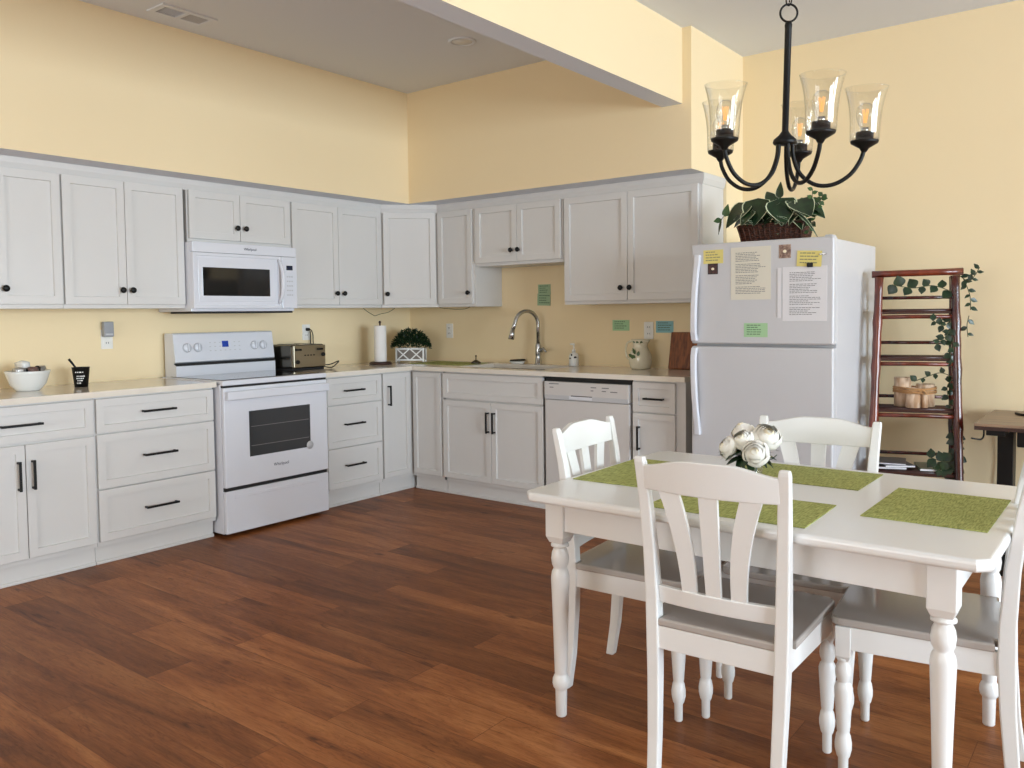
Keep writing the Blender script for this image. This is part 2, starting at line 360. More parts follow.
# ceiling vent and recessed light
v = thing('ceiling_vent', 'white ceiling air vent with half its grille dark, beside the left wall', 'vent', (.722, -2.44, ZC))
mb = MB(); hw, hl = .082, .160
for a in ((-hw, hw, -hl, -hl+.03), (-hw, hw, hl-.03, hl), (-hw, -hw+.03, -hl+.03, hl-.03), (hw-.03, hw, -hl+.03, hl-.03), (-hw+.03, hw-.03, -.012, .012)): mb.box(*a, -.008, 0)
mb.build('frame', CEIL, v)
mb = MB()
for k in range(1, 8): mb.box(-hw+.03+.0138*k, -hw+.0322+.0138*k, -hl+.03, -.012, -.006, -.001)
mb.box(-hw+.03, hw-.03, -hl+.03, -.012, -.0012, 0, m=1); mb.build('open_grille', [CEIL, DARK], v)
mb = MB(); mb.box(-hw+.03, hw-.03, .012, hl-.03, -.003, 0)
for k in range(8): mb.box(-hw+.03+.0138*k, -hw+.037+.0138*k, .012, hl-.03, -.005, -.003)
mb.build('closed_grille', APPL2, v)
v = thing('recessed_light', 'round flat white recessed ceiling light above the kitchen floor', 'ceiling light', (1.595, -1.135, ZC))
MB().lathe([(.062, -.001), (.064, -.008), (.082, -.008), (.086, 0), (.062, 0)], n=40).build('trim_ring', CEIL, v)
MB().lathe([(.001, -.004), (.062, -.004), (.062, 0)], n=40).build('diffuser', PLATE, v)

# ------------------------------------------------------------ cabinets
F, BD = .3276, .6177
def knob(mb, x, y, z):
    M = Matrix.Translation((x, y, z)) @ Matrix.Rotation(PI/2, 4, 'X')
    mb.lathe([(.007, -.002), (.006, .012), (.014, .016), (.0175, .022), (.015, .029), (.004, .031)], n=16, M=M)
def pull(mb, x, y, z, L, vert):
    if vert:
        mb.box(x-.006, x+.006, y-.034, y-.024, z-L/2, z+L/2, .002)
        for e in (-1, 1): mb.box(x-.005, x+.005, y-.03, y+.001, z+e*(L/2-.008)-.005, z+e*(L/2-.008)+.005, .001)
    else:
        mb.box(x-L/2, x+L/2, y-.034, y-.024, z-.006, z+.006, .002)
        for e in (-1, 1): mb.box(x+e*(L/2-.008)-.005, x+e*(L/2-.008)+.005, y-.03, y+.001, z-.005, z+.005, .001)
def upper(label, loc, rz, w, z0, doors, z1=2.067, poly=None):
    """doors: list of (x0, x1, knob_x)"""
    r = thing('upper_cabinet', label, 'cabinet', (loc[0], loc[1], z0), rz, 'upper cabinets')
    h = z1-z0; mb = MB()
    if poly: mb.prism(poly, 0, h)
    else: mb.box(0.001, w-.001, -F+.02, -.001, 0, h)
    mb.build('body', CAB, r)
    yf = -F
    for x0, x1, kx in doors:
        d = MB().panel(x0, x1, .022, h-.010, yf, rail=.058).build('door', CAB, r)
        k = MB(); knob(k, kx, yf, z_knob(h)); k.build('knob', BLK, d)
    return r
z_knob = lambda h: .102
YL = [-3.70, -2.937, -2.205, -1.447, -.61]
ZU = 1.345
upper('white two-door upper cabinet cut off by the photo\'s left edge', (0, YL[0], 0), PI/2, .763, ZU, [(.006, .44, .415), (.444, .757, .472)])
upper('white two-door upper cabinet directly left of the microwave', (0, YL[1], 0), PI/2, .710, ZU, [(.006, .3435, .312), (.3465, .702, .370)])
upper('short white two-door upper cabinet over the microwave', (0, YL[2], 0), PI/2, .758, 1.745, [(.010, .361, .331), (.364, .748, .393)])
upper('white two-door upper cabinet directly right of the microwave', (0, YL[3], 0), PI/2, .83, ZU, [(.008, .405, .375), (.408, .822, .440)])
upper('narrow white single-door upper cabinet just right of the diagonal corner cabinet', (.615, 0, 0), 0, .37, ZU, [(.010, .347, .320)])
upper('short white two-door upper cabinet above the sink', (.987, 0, 0), 0, .775, 1.635, [(.010, .389, .349), (.392, .760, .411)])
upper('widest white two-door upper cabinet, beside the refrigerator', (1.768, 0, 0), 0, 1.0, ZU, [(.010, .491, .452), (.495, .978, .518)])
# diagonal corner cabinet: local frame turned 45 degrees, front line from (F,-.61) to (.61,-F)
dc = thing('upper_cabinet', 'white diagonal corner upper cabinet with one door and one knob', 'cabinet', (0, 0, ZU), 0, 'upper cabinets')
g = F-.02
MB().prism([(0.001, -.001), (.612, -.001), (.612, -g+.0), (.612, -g-.002), (g+.002, -.612), (.001, -.612)], 0, 2.067-ZU).build('body', CAB, dc)
A = Vector((g+.002, -.612, 0)); Bv = Vector((.612, -g-.002, 0)); Ld = (Bv-A).length
Md = Matrix.Translation(A) @ Matrix.Rotation(PI/4, 4, 'Z')
pb = MB().panel(.018, Ld-.018, .022, 2.067-ZU-.010, -.02, rail=.058); pb.bm.transform(Md); dd = pb.build('door', CAB, dc)
kb = MB(); knob(kb, .045, -.02, .102); kb.bm.transform(Md); kb.build('knob', BLK, dd)
# crown moulding along all cabinets (mitred sweep)
def sweep(path, prof, name, m):
    mb = MB(); rings = []; n = len(path)
    for i, (x, y) in enumerate(path):
        def nrm(a, b): d = Vector((b[0]-a[0], b[1]-a[1])).normalized(); return Vector((d.y, -d.x))
        if i == 0: N = nrm(path[0], path[1])
        elif i == n-1: N = nrm(path[-2], path[-1])
        else:
            a, b = nrm(path[i-1], path[i]), nrm(path[i], path[i+1]); N = (a+b); N = N/(N.dot(a))
        rings.append([mb.bm.verts.new((x+N.x*o, y+N.y*o, z)) for o, z in prof])
    k = len(prof)
    for a, b in zip(rings, rings[1:]):
        for j in range(k): mb.bm.faces.new((a[j], a[(j+1) % k], b[(j+1) % k], b[j]))
    mb.bm.faces.new(rings[0]); mb.bm.faces.new(rings[-1][::-1]); bmesh.ops.recalc_face_normals(mb.bm, faces=mb.bm.faces)
    return struct(name, mb, m)
PF = [(-.03, 2.055), (.004, 2.055), (.008, 2.066), (.016, 2.088), (.018, 2.1175), (-.03, 2.1175)]
sweep([(F-.02, -3.70), (F-.02, -.612), (.612, -F+.02), (2.768, -F+.02), (2.768, -.005)], PF, 'trim_1', CAB)

def base(label, loc, rz, w, doors=(), drawers=(), fronts=(), name='base_cabinet', toe=True, x_in=0, sink=False):
    """doors: (x0,x1,z0,z1,hx,hz,hl,vertical) with hl=0 for no handle; drawers likewise"""
    r = thing(name, label, 'cabinet', loc, rz, 'base cabinets')
    mb = MB()
    if sink:
        mb.box(.001, .019, -BD+.02, -.001, .1, .883); mb.box(w-.019, w-.001, -BD+.02, -.001, .1, .883)
        mb.box(.019, w-.019, -BD+.04, -.001, .1, .118); mb.box(.001, w-.001, -BD+.02, -BD+.04, .1, .883)
    else: mb.box(.001+x_in, w-.001, -BD+.02, -.001, .1, .883)
    mb.build('body', CAB, r)
    mb = MB().box(.001+x_in, w-.001, -.568, -.55, 0, .1).box(.001+x_in, w-.001, -.58, -.568, 0, .018, .004)
    mb.build('toe_kick', CAB, r)
    for kind, L in (('door', doors), ('drawer', drawers), ('false_front', fronts)):
        for x0, x1, z0, z1, hx, hz, hl, vert in L:
            d = MB().panel(x0, x1, z0, z1, -BD, rail=.055 if (x1-x0) > .28 else .05, t=.0195).build(kind, CAB, r)
            if hl: h = MB(); pull(h, hx, -BD, hz, hl, vert); h.build('handle', BLK, d)
    return r
ZD0, ZD1, ZM = .125, .872, .694
base('white base cabinet with one drawer over two doors, at the left end of the counter', (0, -3.64, 0), PI/2, .703,
     doors=[(.006, .361, ZD0, ZM-.012, .327, .535, .145, 1), (.365, .695, ZD0, ZM-.012, .392, .535, .145, 1)], drawers=[(.006, .695, ZM, ZD1, .345, .781, .19, 0)])
base('wide white base cabinet with three drawers, directly left of the range', (0, -2.937, 0), PI/2, .69,
     drawers=[(.008, .683, ZM, ZD1, .343, .788, .19, 0), (.008, .683, .404, ZM-.008, .343, .551, .19, 0), (.008, .683, ZD0, .396, .343, .265, .19, 0)])
base('narrow white base cabinet with three drawers, directly right of the range', (0, -1.472, 0), PI/2, .557,
     drawers=[(.06, .548, ZM, ZD1, .283, .783, .17, 0), (.06, .548, .404, ZM-.008, .283, .555, .17, 0), (.06, .548, ZD0, .396, .283, .275, .17, 0)])
base('narrow white corner base cabinet, left of the corner, with a vertical black handle', (0, -.913, 0), PI/2, .912,
     doors=[(.006, .272, ZD0, ZD1, .052, .715, .145, 1)])
base('narrow white corner base cabinet, right of the corner, without any handle', (.60, 0, 0), 0, .312,
     doors=[(.022, .298, ZD0, ZD1, 0, 0, 0, 1)], x_in=.0)
base('white sink base cabinet with a wide false front over two doors', (.914, 0, 0), 0, .89,
     doors=[(.008, .444, ZD0, ZM-.012, .425, .546, .145, 1), (.448, .882, ZD0, ZM-.012, .480, .546, .145, 1)], fronts=[(.008, .882, ZM, ZD1, 0, 0, 0, 0)], sink=True)
base('small white base cabinet with one drawer over one door, next to the refrigerator', (2.452, 0, 0), 0, .345,
     doors=[(.006, .285, ZD0, ZM-.008, .052, .538, .145, 1)], drawers=[(.006, .285, ZM, ZD1, .155, .777, .13, 0)])

# countertops (welded grid slabs)
def slab(xs, ys, inside, z0, z1, corner=None):
    mb = MB(); cells = {(i, j) for i in range(len(xs)-1) for j in range(len(ys)-1) if inside((xs[i]+xs[i+1])/2, (ys[j]+ys[j+1])/2)}
    V = {}
    def v(i, j, z): return V.setdefault((i, j, z), None) or V.__setitem__((i, j, z), mb.bm.verts.new((xs[i], ys[j], z))) or V[(i, j, z)]
    for i, j in cells:
        mb.bm.faces.new((v(i, j, z1), v(i+1, j, z1), v(i+1, j+1, z1), v(i, j+1, z1))); mb.bm.faces.new((v(i, j, z0), v(i, j+1, z0), v(i+1, j+1, z0), v(i+1, j, z0)))
        for di, dj, a, b in ((0, -1, (i, j), (i+1, j)), (1, 0, (i+1, j), (i+1, j+1)), (0, 1, (i+1, j+1), (i, j+1)), (-1, 0, (i, j+1), (i, j))):
            if (i+di, j+dj) not in cells: mb.bm.faces.new((v(*a, z0), v(*b, z0), v(*b, z1), v(*a, z1)))
    es = [e for e in mb.bm.edges if len(e.link_faces) == 2 and e.calc_face_angle() > .8]
    bmesh.ops.bevel(mb.bm, geom=es, offset=.004, segments=2, affect='EDGES', profile=.5)
    return mb
CF = .643
tag(slab([0.001, CF], [-3.66, -2.246], lambda x, y: True, .884, .914).build('countertop', COUNT), 'cream quartz countertop on the drawers left of the range', 'countertop')
SX0, SX1, SY0, SY1 = .985, 1.735, -.515, -.115
tag(slab([0.001, CF, SX0, SX1, 2.81], [-1.472, -CF, SY0, SY1, -.001], lambda x, y: (x < CF or y > -CF) and not (SX0 < x < SX1 and SY0 < y < SY1), .884, .914).build('countertop', COUNT),
    'L-shaped cream quartz countertop around the corner, holding the sink', 'countertop')

# ------------------------------------------------------------ sink and faucet
sk = thing('kitchen_sink', 'stainless steel undermount sink in the countertop below the faucet', 'sink', ((SX0+SX1)/2, (SY0+SY1)/2, .7))
hx, hy = (SX1-SX0)/2+.002, (SY1-SY0)/2+.002; mb = MB()
mb.box(-hx-.002, hx+.002, -hy-.002, hy+.002, 0, .003); mb.box(-hx-.003, -hx, -hy, hy, 0, .1835); mb.box(hx, hx+.003, -hy, hy, 0, .1835); mb.box(-hx, hx, -hy-.003, -hy, 0, .1835); mb.box(-hx, hx, hy, hy+.003, 0, .1835)
mb.build('basin', CHROME, sk); MB().lathe([(.02, .003), (.03, .005), (.045, .003)], n=24).build('drain', DSTEEL, sk)
fc = thing('kitchen_faucet', 'tall chrome gooseneck pull-down faucet behind the sink', 'faucet', (1.372, -.072, .914), -.35)
MB().lathe([(.030, 0), (.030, .006), (.024, .010), (.022, .05), (.019, .06), (.022, .07), (.022, .14), (.018, .15), (.018, .155)], n=28).build('base', CHROME, fc)
R = .100
pts = [(0, 0, .15), (0, 0, .285)]+[(0, -R+R*math.cos(a), .292+R*math.sin(a)) for a in [PI*k/12 for k in range(1, 12)]]+[(0, -2*R-.004, .295), (0, -2*R-.018, .26)]
MB().tube(pts, 0.0140, n=16).build('gooseneck_spout', CHROME, fc)
MB().tube([(0, -2*R-.016, .268), (0, -2*R-.024, .235), (0, -2*R-.034, .19)], [.0135, .018, .022], n=18).build('spray_head', CHROME, fc)
MB().cyl((.018, 0, .105), (.045, 0, .105), .016).tube([(.045, 0, .105), (.075, -.005, .12), (.112, -.01, .098)], [.013, .010, .006], n=12).build('lever_handle', CHROME, fc)

# ------------------------------------------------------------ microwave
def W_(m): return [m]
mw = thing('microwave', 'white over-the-range microwave with dark window, mounted above the range', 'microwave', (0, -2.2265, 1.330), PI/2)
w, h, D = .756, .412, .40
MB().box(0, w, -D+.03, -.002, -.006, h, .004).build('body', APPL, mw)
MB().box(.012, w-.012, -D+.035, -.12, -.018, -.004).build('underside', DARK, mw)
mb = MB().box(0, w, -D-.002, -D+.03, .35, h, .004).build('vent_strip', APPL, mw)
text('brand_lettering', 'Whirlpool', .022, (.40, -D-.003, .382), FRONT, NAVY, mw)
dr = MB().panel(.0, .632, .012, .348, -D-.004, t=.034, rail=.022, rec=.006).build('door', APPL, mw)
mb = MB().box(.062, .545, -D-.001, -D+.004, .088, .262, .002).build('window', GLASSK, dr)
MB().box(.035, .585, -D-.0005, -D+.003, .055, .315, .003).build('window_surround', APPL, dr)
MB().tube([(.612, -D-.004, .045), (.618, -D-.03, .10), (.620, -D-.04, .18), (.618, -D-.03, .27), (.612, -D-.004, .325)], [.008, .012, .014, .012, .008], n=12, sub=5).build('handle', APPL, dr)
cp = MB().box(.636, w, -D-.004, -D+.03, .012, .348, .004).build('control_panel', APPL, mw)
MB().box(.672, .722, -D-.006, -D-.003, .262, .292, .001).build('display', NAVY, cp)
mb = MB()
for i in range(3):
    for j in range(5): mb.box(.674+.018*i, .686+.018*i, -D-.005, -D-.003, .095+.030*j, .103+.030*j)
mb.build('keypad', APPL2, cp)

# ------------------------------------------------------------ range
rg = thing('kitchen_range', 'white freestanding electric range with black glass cooktop and oven window', 'range', (0, -2.236, 0), PI/2)
w = .762; D = .66
MB().box(0, w, -D, -.03, .020, .905, .003).build('body', APPL, rg)
mb = MB()
for x in (.05, w-.05):
    for y in (-.6, -.1): mb.cyl((x, y, 0), (x, y, .022), .018)
mb.build('levelling_feet', DARK, rg)
ck = MB().box(.0, w, -D-.028, -.03, .89, .920, .006).build('cooktop_frame', APPL, rg)
MB().box(.02, w-.02, -D+.02, -.10, .9185, .9225, .001).build('cooktop_glass', GLASSK, ck)
# backguard: side profile extruded along x
pr = [(-.025, .905), (-.150, .905), (-.150, .985), (-.12, 1.000), (-.143, 1.010), (-.120, 1.182), (-.110, 1.190), (-.03, 1.190), (-.025, 1.18)]
Mx = Matrix(((0, 0, 1, 0), (1, 0, 0, 0), (0, 1, 0, 0), (0, 0, 0, 1)))
bg = MB().prism(pr, .030, w+.002, Mx).build('backguard', APPL, rg)
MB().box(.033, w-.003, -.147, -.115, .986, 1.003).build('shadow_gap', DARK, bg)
def cons(x, z): return -.143+(z-1.010)/(.168)*.023
def kn(x):
    z = 1.098; y = cons(x, z); b = MB()
    M = Matrix.Translation((x, y, z)) @ Matrix.Rotation(PI/2-.136, 4, 'X')
    b.lathe([(.027, 0), (.027, .004), (.023, .012), (.0, .013)], n=28, M=M)
    b.box(-.004, .004, -.024, .024, .010, .026, .002, M=M)
    return b.build('knob', APPL, rg)
mb = MB()
for x in (.118, .192, .612, .682):
    k = kn(x); z = 1.098
    M = Matrix.Translation((x, cons(x, z)-.0006, z)) @ Matrix.Rotation(PI/2-.136, 4, 'X')
    MB().lathe([(.0275, .001), (.0305, .001), (.0305, .0018), (.0275, .0018)], n=28, M=M, closed=True).build('dial_ring', APPL2, k)
Mc = Matrix.Translation((0, -.143-.0008, 1.010)) @ Matrix.Rotation(-.136, 4, 'X')
MB().box(.368, .415, -.001, .001, .085, .125, .001, M=Mc).build('display', BLUE, rg)
mb = MB()
for i in range(7):
    for j in range(3):
        if i not in (3, 4) or j == 0: mb.box(.275+.036*i, .287+.036*i, -.0005, .001, .062+.026*j, .067+.026*j, M=Mc)
mb.build('touch_buttons', APPL2, rg)
od = MB().box(.002, w-.002, -D-.031, -D-.002, .293, .878, .006).build('oven_door', APPL, rg)
MB().box(.168, .618, -D-.0335, -D-.030, .458, .730, .004).build('window', OVENG, od)
mb = MB()
for z in (.52, .635): mb.box(.18, .606, -D-.0342, -D-.0334, z, z+.003)
mb.build('oven_rack_line', INK, od)
mb = MB().box(.008, w-.008, -D-.066, -D-.046, .806, .858, .008, 3)
for x in (.008, w-.048): mb.box(x, x+.040, -D-.064, -D-.028, .808, .856, .004)
mb.build('handle', APPL, od)
MB().box(.004, w-.004, -D-.024, -D-.0, .878, .8895).build('top_gap', DARK, rg)
MB().box(.004, w-.004, -D-.016, -D-.0, .272, .293).build('drawer_gap', DARK, rg)
text('brand_lettering', 'Whirlpool', .027, (.392, -D-.0312, .385), FRONT, NAVY, od)
MB().lathe([(.001, 0), (.026, 0), (.026, .001), (.001, .001)], n=24, M=Matrix.Translation((.612, -D-.0335, .470)) @ Matrix.Rotation(PI/2, 4, 'X')).build('round_sticker', APPL2, od)
dw = MB().box(.002, w-.002, -D-.029, -D-.002, .022, .272, .006).build('storage_drawer', APPL, rg)
MB().box(.06, w-.06, -D-.031, -D-.028, .225, .245, .002, 2).build('finger_lip', APPL, dw)

# ------------------------------------------------------------ dishwasher
dwr = thing('dishwasher', 'white built-in dishwasher with control strip, behind the left dining chair', 'dishwasher', (1.812, 0, 0), 0)
w = .634
MB().box(.004, w-.004, -.58, -.01, .1, .855).build('body', APPL2, dwr)
MB().box(.01, w-.01, -.57, -.55, 0.0, .1).build('toe_panel', DARK, dwr)
MB().box(.006, w-.006, -.625, -.58, .115, .735, .006).build('door', DWPAINT, dwr)
mb = MB().box(.006, w-.006, -.632, -.58, .738, .852, .006)
cp = mb.build('control_panel', DWPAINT, dwr)
MB().box(.01, w-.01, -.6335, -.63, .738, .766, .002).build('grip_band', APPL2, cp)
MB().box(.20, .37, -.6345, -.632, .744, .764, .003).box(.215, .37, -.635, -.632, .763, .768, .001, m=1).build('handle_recess', [APPL, DSTEEL], cp)
MB().box(.0, w, -.60, -.575, .853, .884).build('top_gap', DARK, dwr)
mb = MB()
for x, z, l in ((.045, .835, .075), (.05, .812, .03), (.36, .822, .04), (.36, .802, .02), (.44, .822, .05), (.44, .802, .03), (.50, .800, .05)): mb.box(x, x+l, -.6325, -.6315, z, z+.006)
mb.build('panel_marks', INK, cp)

# ------------------------------------------------------------ refrigerator
fr = thing('refrigerator', 'white top-freezer refrigerator with notes on its door and a plant on top', 'refrigerator', (2.893, .07, 0), 0)
w = .767; yf = -.7986; yd = yf+.065
MB().box(.004, w-.004, yd+.006, 0, .03, 1.648, .006).build('body', FRIDGE, fr)
mb = MB()
for x in (.06, w-.06):
    for y in (-.68, -.05): mb.cyl((x, y, 0), (x, y, .032), .02)
mb.build('rollers', DARK, fr); MB().box(.02, w-.02, yd+.01, yd+.03, .01, .07).build('base_grille', APPL2, fr)
MB().box(.006, w-.006, yd-.001, yd+.008, .075, 1.645).build('door_gasket', APPL2, fr)
fz = MB().box(0, w, yf, yd, 1.112, 1.657, .010, 3).build('freezer_door', FRIDGE, fr)
fd = MB().box(0, w, yf, yd, .07, 1.098, .010, 3).build('fridge_door', FRIDGE, fr)
def fh(z0, z1, par, flip):
    zs = [z0+(z1-z0)*k/10 for k in range(11)]; mb = MB(); secs = []
    for k, z in enumerate(zs):
        a = k/10 if not flip else 1-k/10     # a=0 next to the door split
        out = .052*math.sin(PI*(.12+.76*a))**.6 - (.02*a)
        secs.append((.024+.018*a, yf-out+.010, z, .032, .026))
    secs[0] = (secs[0][0], yf-.006, zs[0], .034, .03); secs[-1] = (secs[-1][0], yf-.006, zs[-1], .034, .03)
    mb.bar(secs, bev=.006); return mb.build('handle', APPL, par)
fh(1.125, 1.60, fz, False); fh(.605, 1.09, fd, True)
MB().box(w-.055, w-.015, yf+.03, yd+.03, 1.648, 1.668, .006).build('hinge_cover', APPL2, fr)

# papers on the refrigerator; each lies just in front of the door
YFR = .07+yf-.001
def note(name, label, cat, x0, x1, z0, z1, y, m, ink, rows=4, tilt=0, rz=0, group=None, margin=.12, ragged=True, inkm=None, face='y', curl=0, mrg=.1):
    cx, cz = (x0+x1)/2, (z0+z1)/2; o = thing(name, label, cat, (cx, y, cz), rz, group); hw, hh = (x1-x0)/2, (z1-z0)/2
    T = Matrix.Rotation(tilt, 4, 'Y'); mb = MB().box(-hw, hw, -.0006, .0006, -hh, hh, M=T); mb.build('sheet', m, o)
    if rows:
        mb = MB(); st = 2*hh*(1-2*mrg)/rows
        for k in range(rows):
            z = hh*(1-2*mrg)-st*(k+.3)
            if rows > 12 and k % 7 == 6: continue
            l = (2*hw*(1-2*margin))*(random.uniform(.55, 1) if ragged else 1)
            x = -hw*(1-2*margin)
            while x < -hw*(1-2*margin)+l-.004:
                ww = random.uniform(.006, .02) if rows > 12 else random.uniform(.008, .022)
                mb.box(x, min(x+ww, hw*(1-margin)), -.0012, -.0005, z-st*.17, z+st*.17, M=T); x += ww+.003
        mb.build('writing', ink, o)
    return o
note('letter_sheet', 'cream printed sheet on the upper left of the freezer door', 'paper', 3.124, 3.342, 1.348, 1.627, YFR, PAPER2, INK, 26)
note('letter_sheet', 'white typed letter clipped under a yellow note on the freezer door', 'paper', 3.404, 3.628, 1.234, 1.512, YFR, PAPER, INK, 26, margin=.16)
note('folded_paper', 'narrow folded white paper edge left of the typed letter', 'paper', 3.378, 3.398, 1.250, 1.510, YFR-.002, PAPER, INK, 0)
note('sticky_note', 'small yellow handwritten note at the freezer door\'s top left corner', 'note', 2.966, 3.080, 1.548, 1.622, YFR, YEL, INKL, 4, group='yellow notes on the freezer door')
note('sticky_note', 'yellow note held by a small black clip above the typed letter', 'note', 3.478, 3.602, 1.510, 1.590, YFR-.003, YEL, INKL, 4, tilt=.06, group='yellow notes on the freezer door')
note('sticky_note', 'pale green handwritten note low on the freezer door', 'note', 3.197, 3.325, 1.150, 1.224, YFR, GRN, INKG, 5)
tag(MB().box(3.530, 3.560, YFR-.014, YFR-.004, 1.506, 1.528, .003).build('binder_clip', BLK), 'small black clip at the foot of a yellow note on the freezer door', 'clip')
tag(MB().box(3.592, 3.625, YFR-.012, YFR-.004, 1.565, 1.572, .002).build('magnet_bar', CHROME), 'thin silver magnet holding the right corner of a yellow note', 'magnet')
def photo(label, x0, x1, z0, z1, m, y=YFR, bd=None):
    o = thing('photo_magnet', label, 'magnet', ((x0+x1)/2, y, (z0+z1)/2), 0); a, b = (x1-x0)/2, (z1-z0)/2
    MB().box(-a, a, -.001, .001, -b, b, .0005).build('border', bd or MAG2, o); MB().box(-a*.82, a*.82, -.0016, -.0008, -b*.82, b*.82).ball((0, -.0012, 0), (a*.45, .0006, b*.35), 12, 1).build('picture', [m, ROSE2], o)
photo('small dark photo magnet under the yellow note at the freezer\'s top left', 2.992, 3.050, 1.490, 1.548, MAG, bd=mat('near_black_print', (40, 22, 24), .4))
photo('small square picture magnet between the cream sheet and the clipped yellow note', 3.384, 3.446, 1.558, 1.628, mat('picture_print', (160, 130, 112), .4, noise=((70, 70, 70), (96, 66, 58))))

# notes on the kitchen wall
note('sticky_note', 'upper of two stacked green notes on the wall above the faucet', 'note', 1.325, 1.437, 1.425, 1.500, -.0015, GRN2, INKG, 4)
note('sticky_note', 'lower of two stacked green notes on the wall, its bottom curling', 'note', 1.320, 1.436, 1.345, 1.432, -.004, GRN2, INKG, 4, tilt=.03)
note('sticky_note', 'pale green handwritten note on the wall left of the right outlet', 'note', 1.958, 2.090, 1.163, 1.236, -.0015, GRN, INKG, 4)
note('sticky_note', 'pale blue handwritten note on the wall above the cutting board', 'note', 2.292, 2.420, 1.150, 1.228, -.0015, BLU, INKG, 4)

# outlets
def outlet(label, loc, rz, w=.07, h=.115):
    o = thing('wall_outlet', label, 'outlet', loc, rz, 'wall outlets')
    MB().box(-w/2, w/2, -.006, 0, -h/2, h/2, .002).build('cover_plate', PLATE, o)
    mb = MB()
    for dz in (-.022, .022):
        mb.box(-.017, .017, -.0085, -.005, dz-.014, dz+.014, .003)
        mb.box(-.008, -.005, -.0092, -.008, dz-.004, dz+.006, m=1); mb.box(.005, .008, -.0092, -.008, dz-.004, dz+.006, m=1)
    mb.build('receptacle', [PLATE, DARK], o); return o
outlet('white outlet with a grey plug-in device, above the left counter', (0, -2.558, 1.165), PI/2)
outlet('white outlet with a black plug behind the toaster', (0, -1.086, 1.17), PI/2)
outlet('white outlet on the wall between the potted boxwood and the faucet', (.446, 0, 1.157), 0)
outlet('white outlet between the green and the blue wall notes', (2.239, 0, 1.165), 0)
pd = thing('plug_in_device', 'grey plug-in device on the outlet above the left counter', 'adapter', (.010, -2.562, 1.225), PI/2)
MB().box(-.030, .030, -.035, 0, -.045, .045, .006).build('casing', SOFTG, pd); MB().box(-.022, .022, -.037, -.034, -.035, -.025, .001).build('seam', APPL2, pd)

# ------------------------------------------------------------ items on the counter
CT = .9145
b = thing('serving_bowl', 'white ceramic bowl of wrapped packets on the left counter', 'bowl', (.24, -3.10, CT))
MB().lathe([(.0, .0), (.055, 0), (.060, .006), (.085, .035), (.105, .095), (.108, .105), (.104, .105), (.098, .090), (.078, .040), (.045, .012), (0, .010)], n=40, sx=1, sy=1.0).build('dish', WHITE, b)
PK = [('white packet standing up at the back of the bowl', -.02, -.02, .125, (.045, .02, .03), WHITE, .2), ('silver round packet at the left of the bowl', .03, -.06, .10, (.028, .028, .022), FOIL, 0), ('brown foil packet in the middle of the bowl', .05, .005, .10, (.03, .022, .022), BRN2, .4), ('dark packet right of the brown one in the bowl', .03, .045, .10, (.018, .012, .026), BLK, 0), ('pale packet at the right of the bowl', .0, .07, .10, (.022, .032, .018), FOIL, .5), ('dark packet between the silver and brown ones', .04, -.03, .095, (.016, .012, .022), BLK, .2)]
for lab, x, y, z, r, m, ro in PK:
    bb = bmesh.new(); bmesh.ops.create_cube(bb, size=2); bmesh.ops.subdivide_edges(bb, edges=bb.edges, cuts=2, use_grid_fill=True)
    for v_ in bb.verts:
        q = v_.co; e = 1-.35*max(abs(q.x), abs(q.y))**3; q.z *= e
    q = MB(); q.merge(bb, 0, Matrix.Rotation(ro, 4, 'Z') @ Matrix.Rotation(ro*.8, 4, 'X') @ Matrix.Diagonal((*[a*.85 for a in r], 1)), smooth=True)
    o = q.build('snack_packet', m); o.location = (.24+x*.85, -3.10+y*.85, CT+z+.008); tag(o, lab, 'packet', 'packets in the white bowl')
c = thing('paper_cup', 'black cup with white lettering on the left counter', 'cup', (.25, -2.83, CT))
MB().lathe([(0, 0), (.034, 0), (.045, .105), (.047, .108), (.043, .108), (.031, .006), (0, .005)], n=32).build('cup_body', BLK, c)
mb = MB()
for z, a0, a1 in ((.082, -.5, .35), (.060, -.35, .5), (.048, -.45, .4), (.036, -.3, .3), (.022, -.4, .2)):
    a = a0
    while a < a1:
        da = random.uniform(.08, .2); r = .0345+z*.105+.0006
        M = Matrix.Rotation(a-.55, 4, 'Z') @ Matrix.Translation((r, 0, z)); mb.box(-.0004, .0006, -r*da/2, r*da/2, -.003, .003, M=M); a += da+.07
mb.build('lettering', PLATE, c)
tag(MB().tube([(.0, .02, .008), (.0, -.022, .10), (.0, -.062, .155)], [.004, .005, .007], n=8).build('spoon', BLK), 'black stirring stick leaning out of the black cup', 'stick').location = (.25, -2.83, CT)
# toaster
t = thing('toaster', 'long-slot stainless toaster with dials on its end, right of the range', 'toaster', (.17, -1.30, CT), PI/2)
mb = MB()
prf = [(-.115, .0), (-.118, .16), (-.105, .178), (.105, .178), (.118, .16), (.115, 0)]
mb.box(-.142, .142, -.125, .135, .014, .178, .016, 3); mb.build('shell', DSTEEL, t)
MB().box(-.137, .137, -.12, .13, 0, .016, .003).build('base', DARK, t)
fp = MB().box(-.132, .140, -.134, -.123, .022, .172, .004).build('face_plate', mat('warm_steel', (172, 162, 140), .32, metal=1), t)
mb = MB()
for x in (-.07, .075): mb.box(x-.022, x+.022, -.085, .105, .1775, .1795)
mb.build('bread_slot', DARK, t)
for x, z in ((-.10, .145), (.085, .145)):
    MB().box(x-.022, x+.022, -.153, -.133, z-.008, z+.006, .003).build('lever', BLK, fp)
for x, z in ((.115, .105), (-.105, .06)):
    MB().lathe([(.014, 0), (.013, .014), (0, .015)], n=18, M=Matrix.Translation((x, -.134, z)) @ Matrix.Rotation(PI/2, 4, 'X')).build('dial', BLK, fp)
mb = MB()
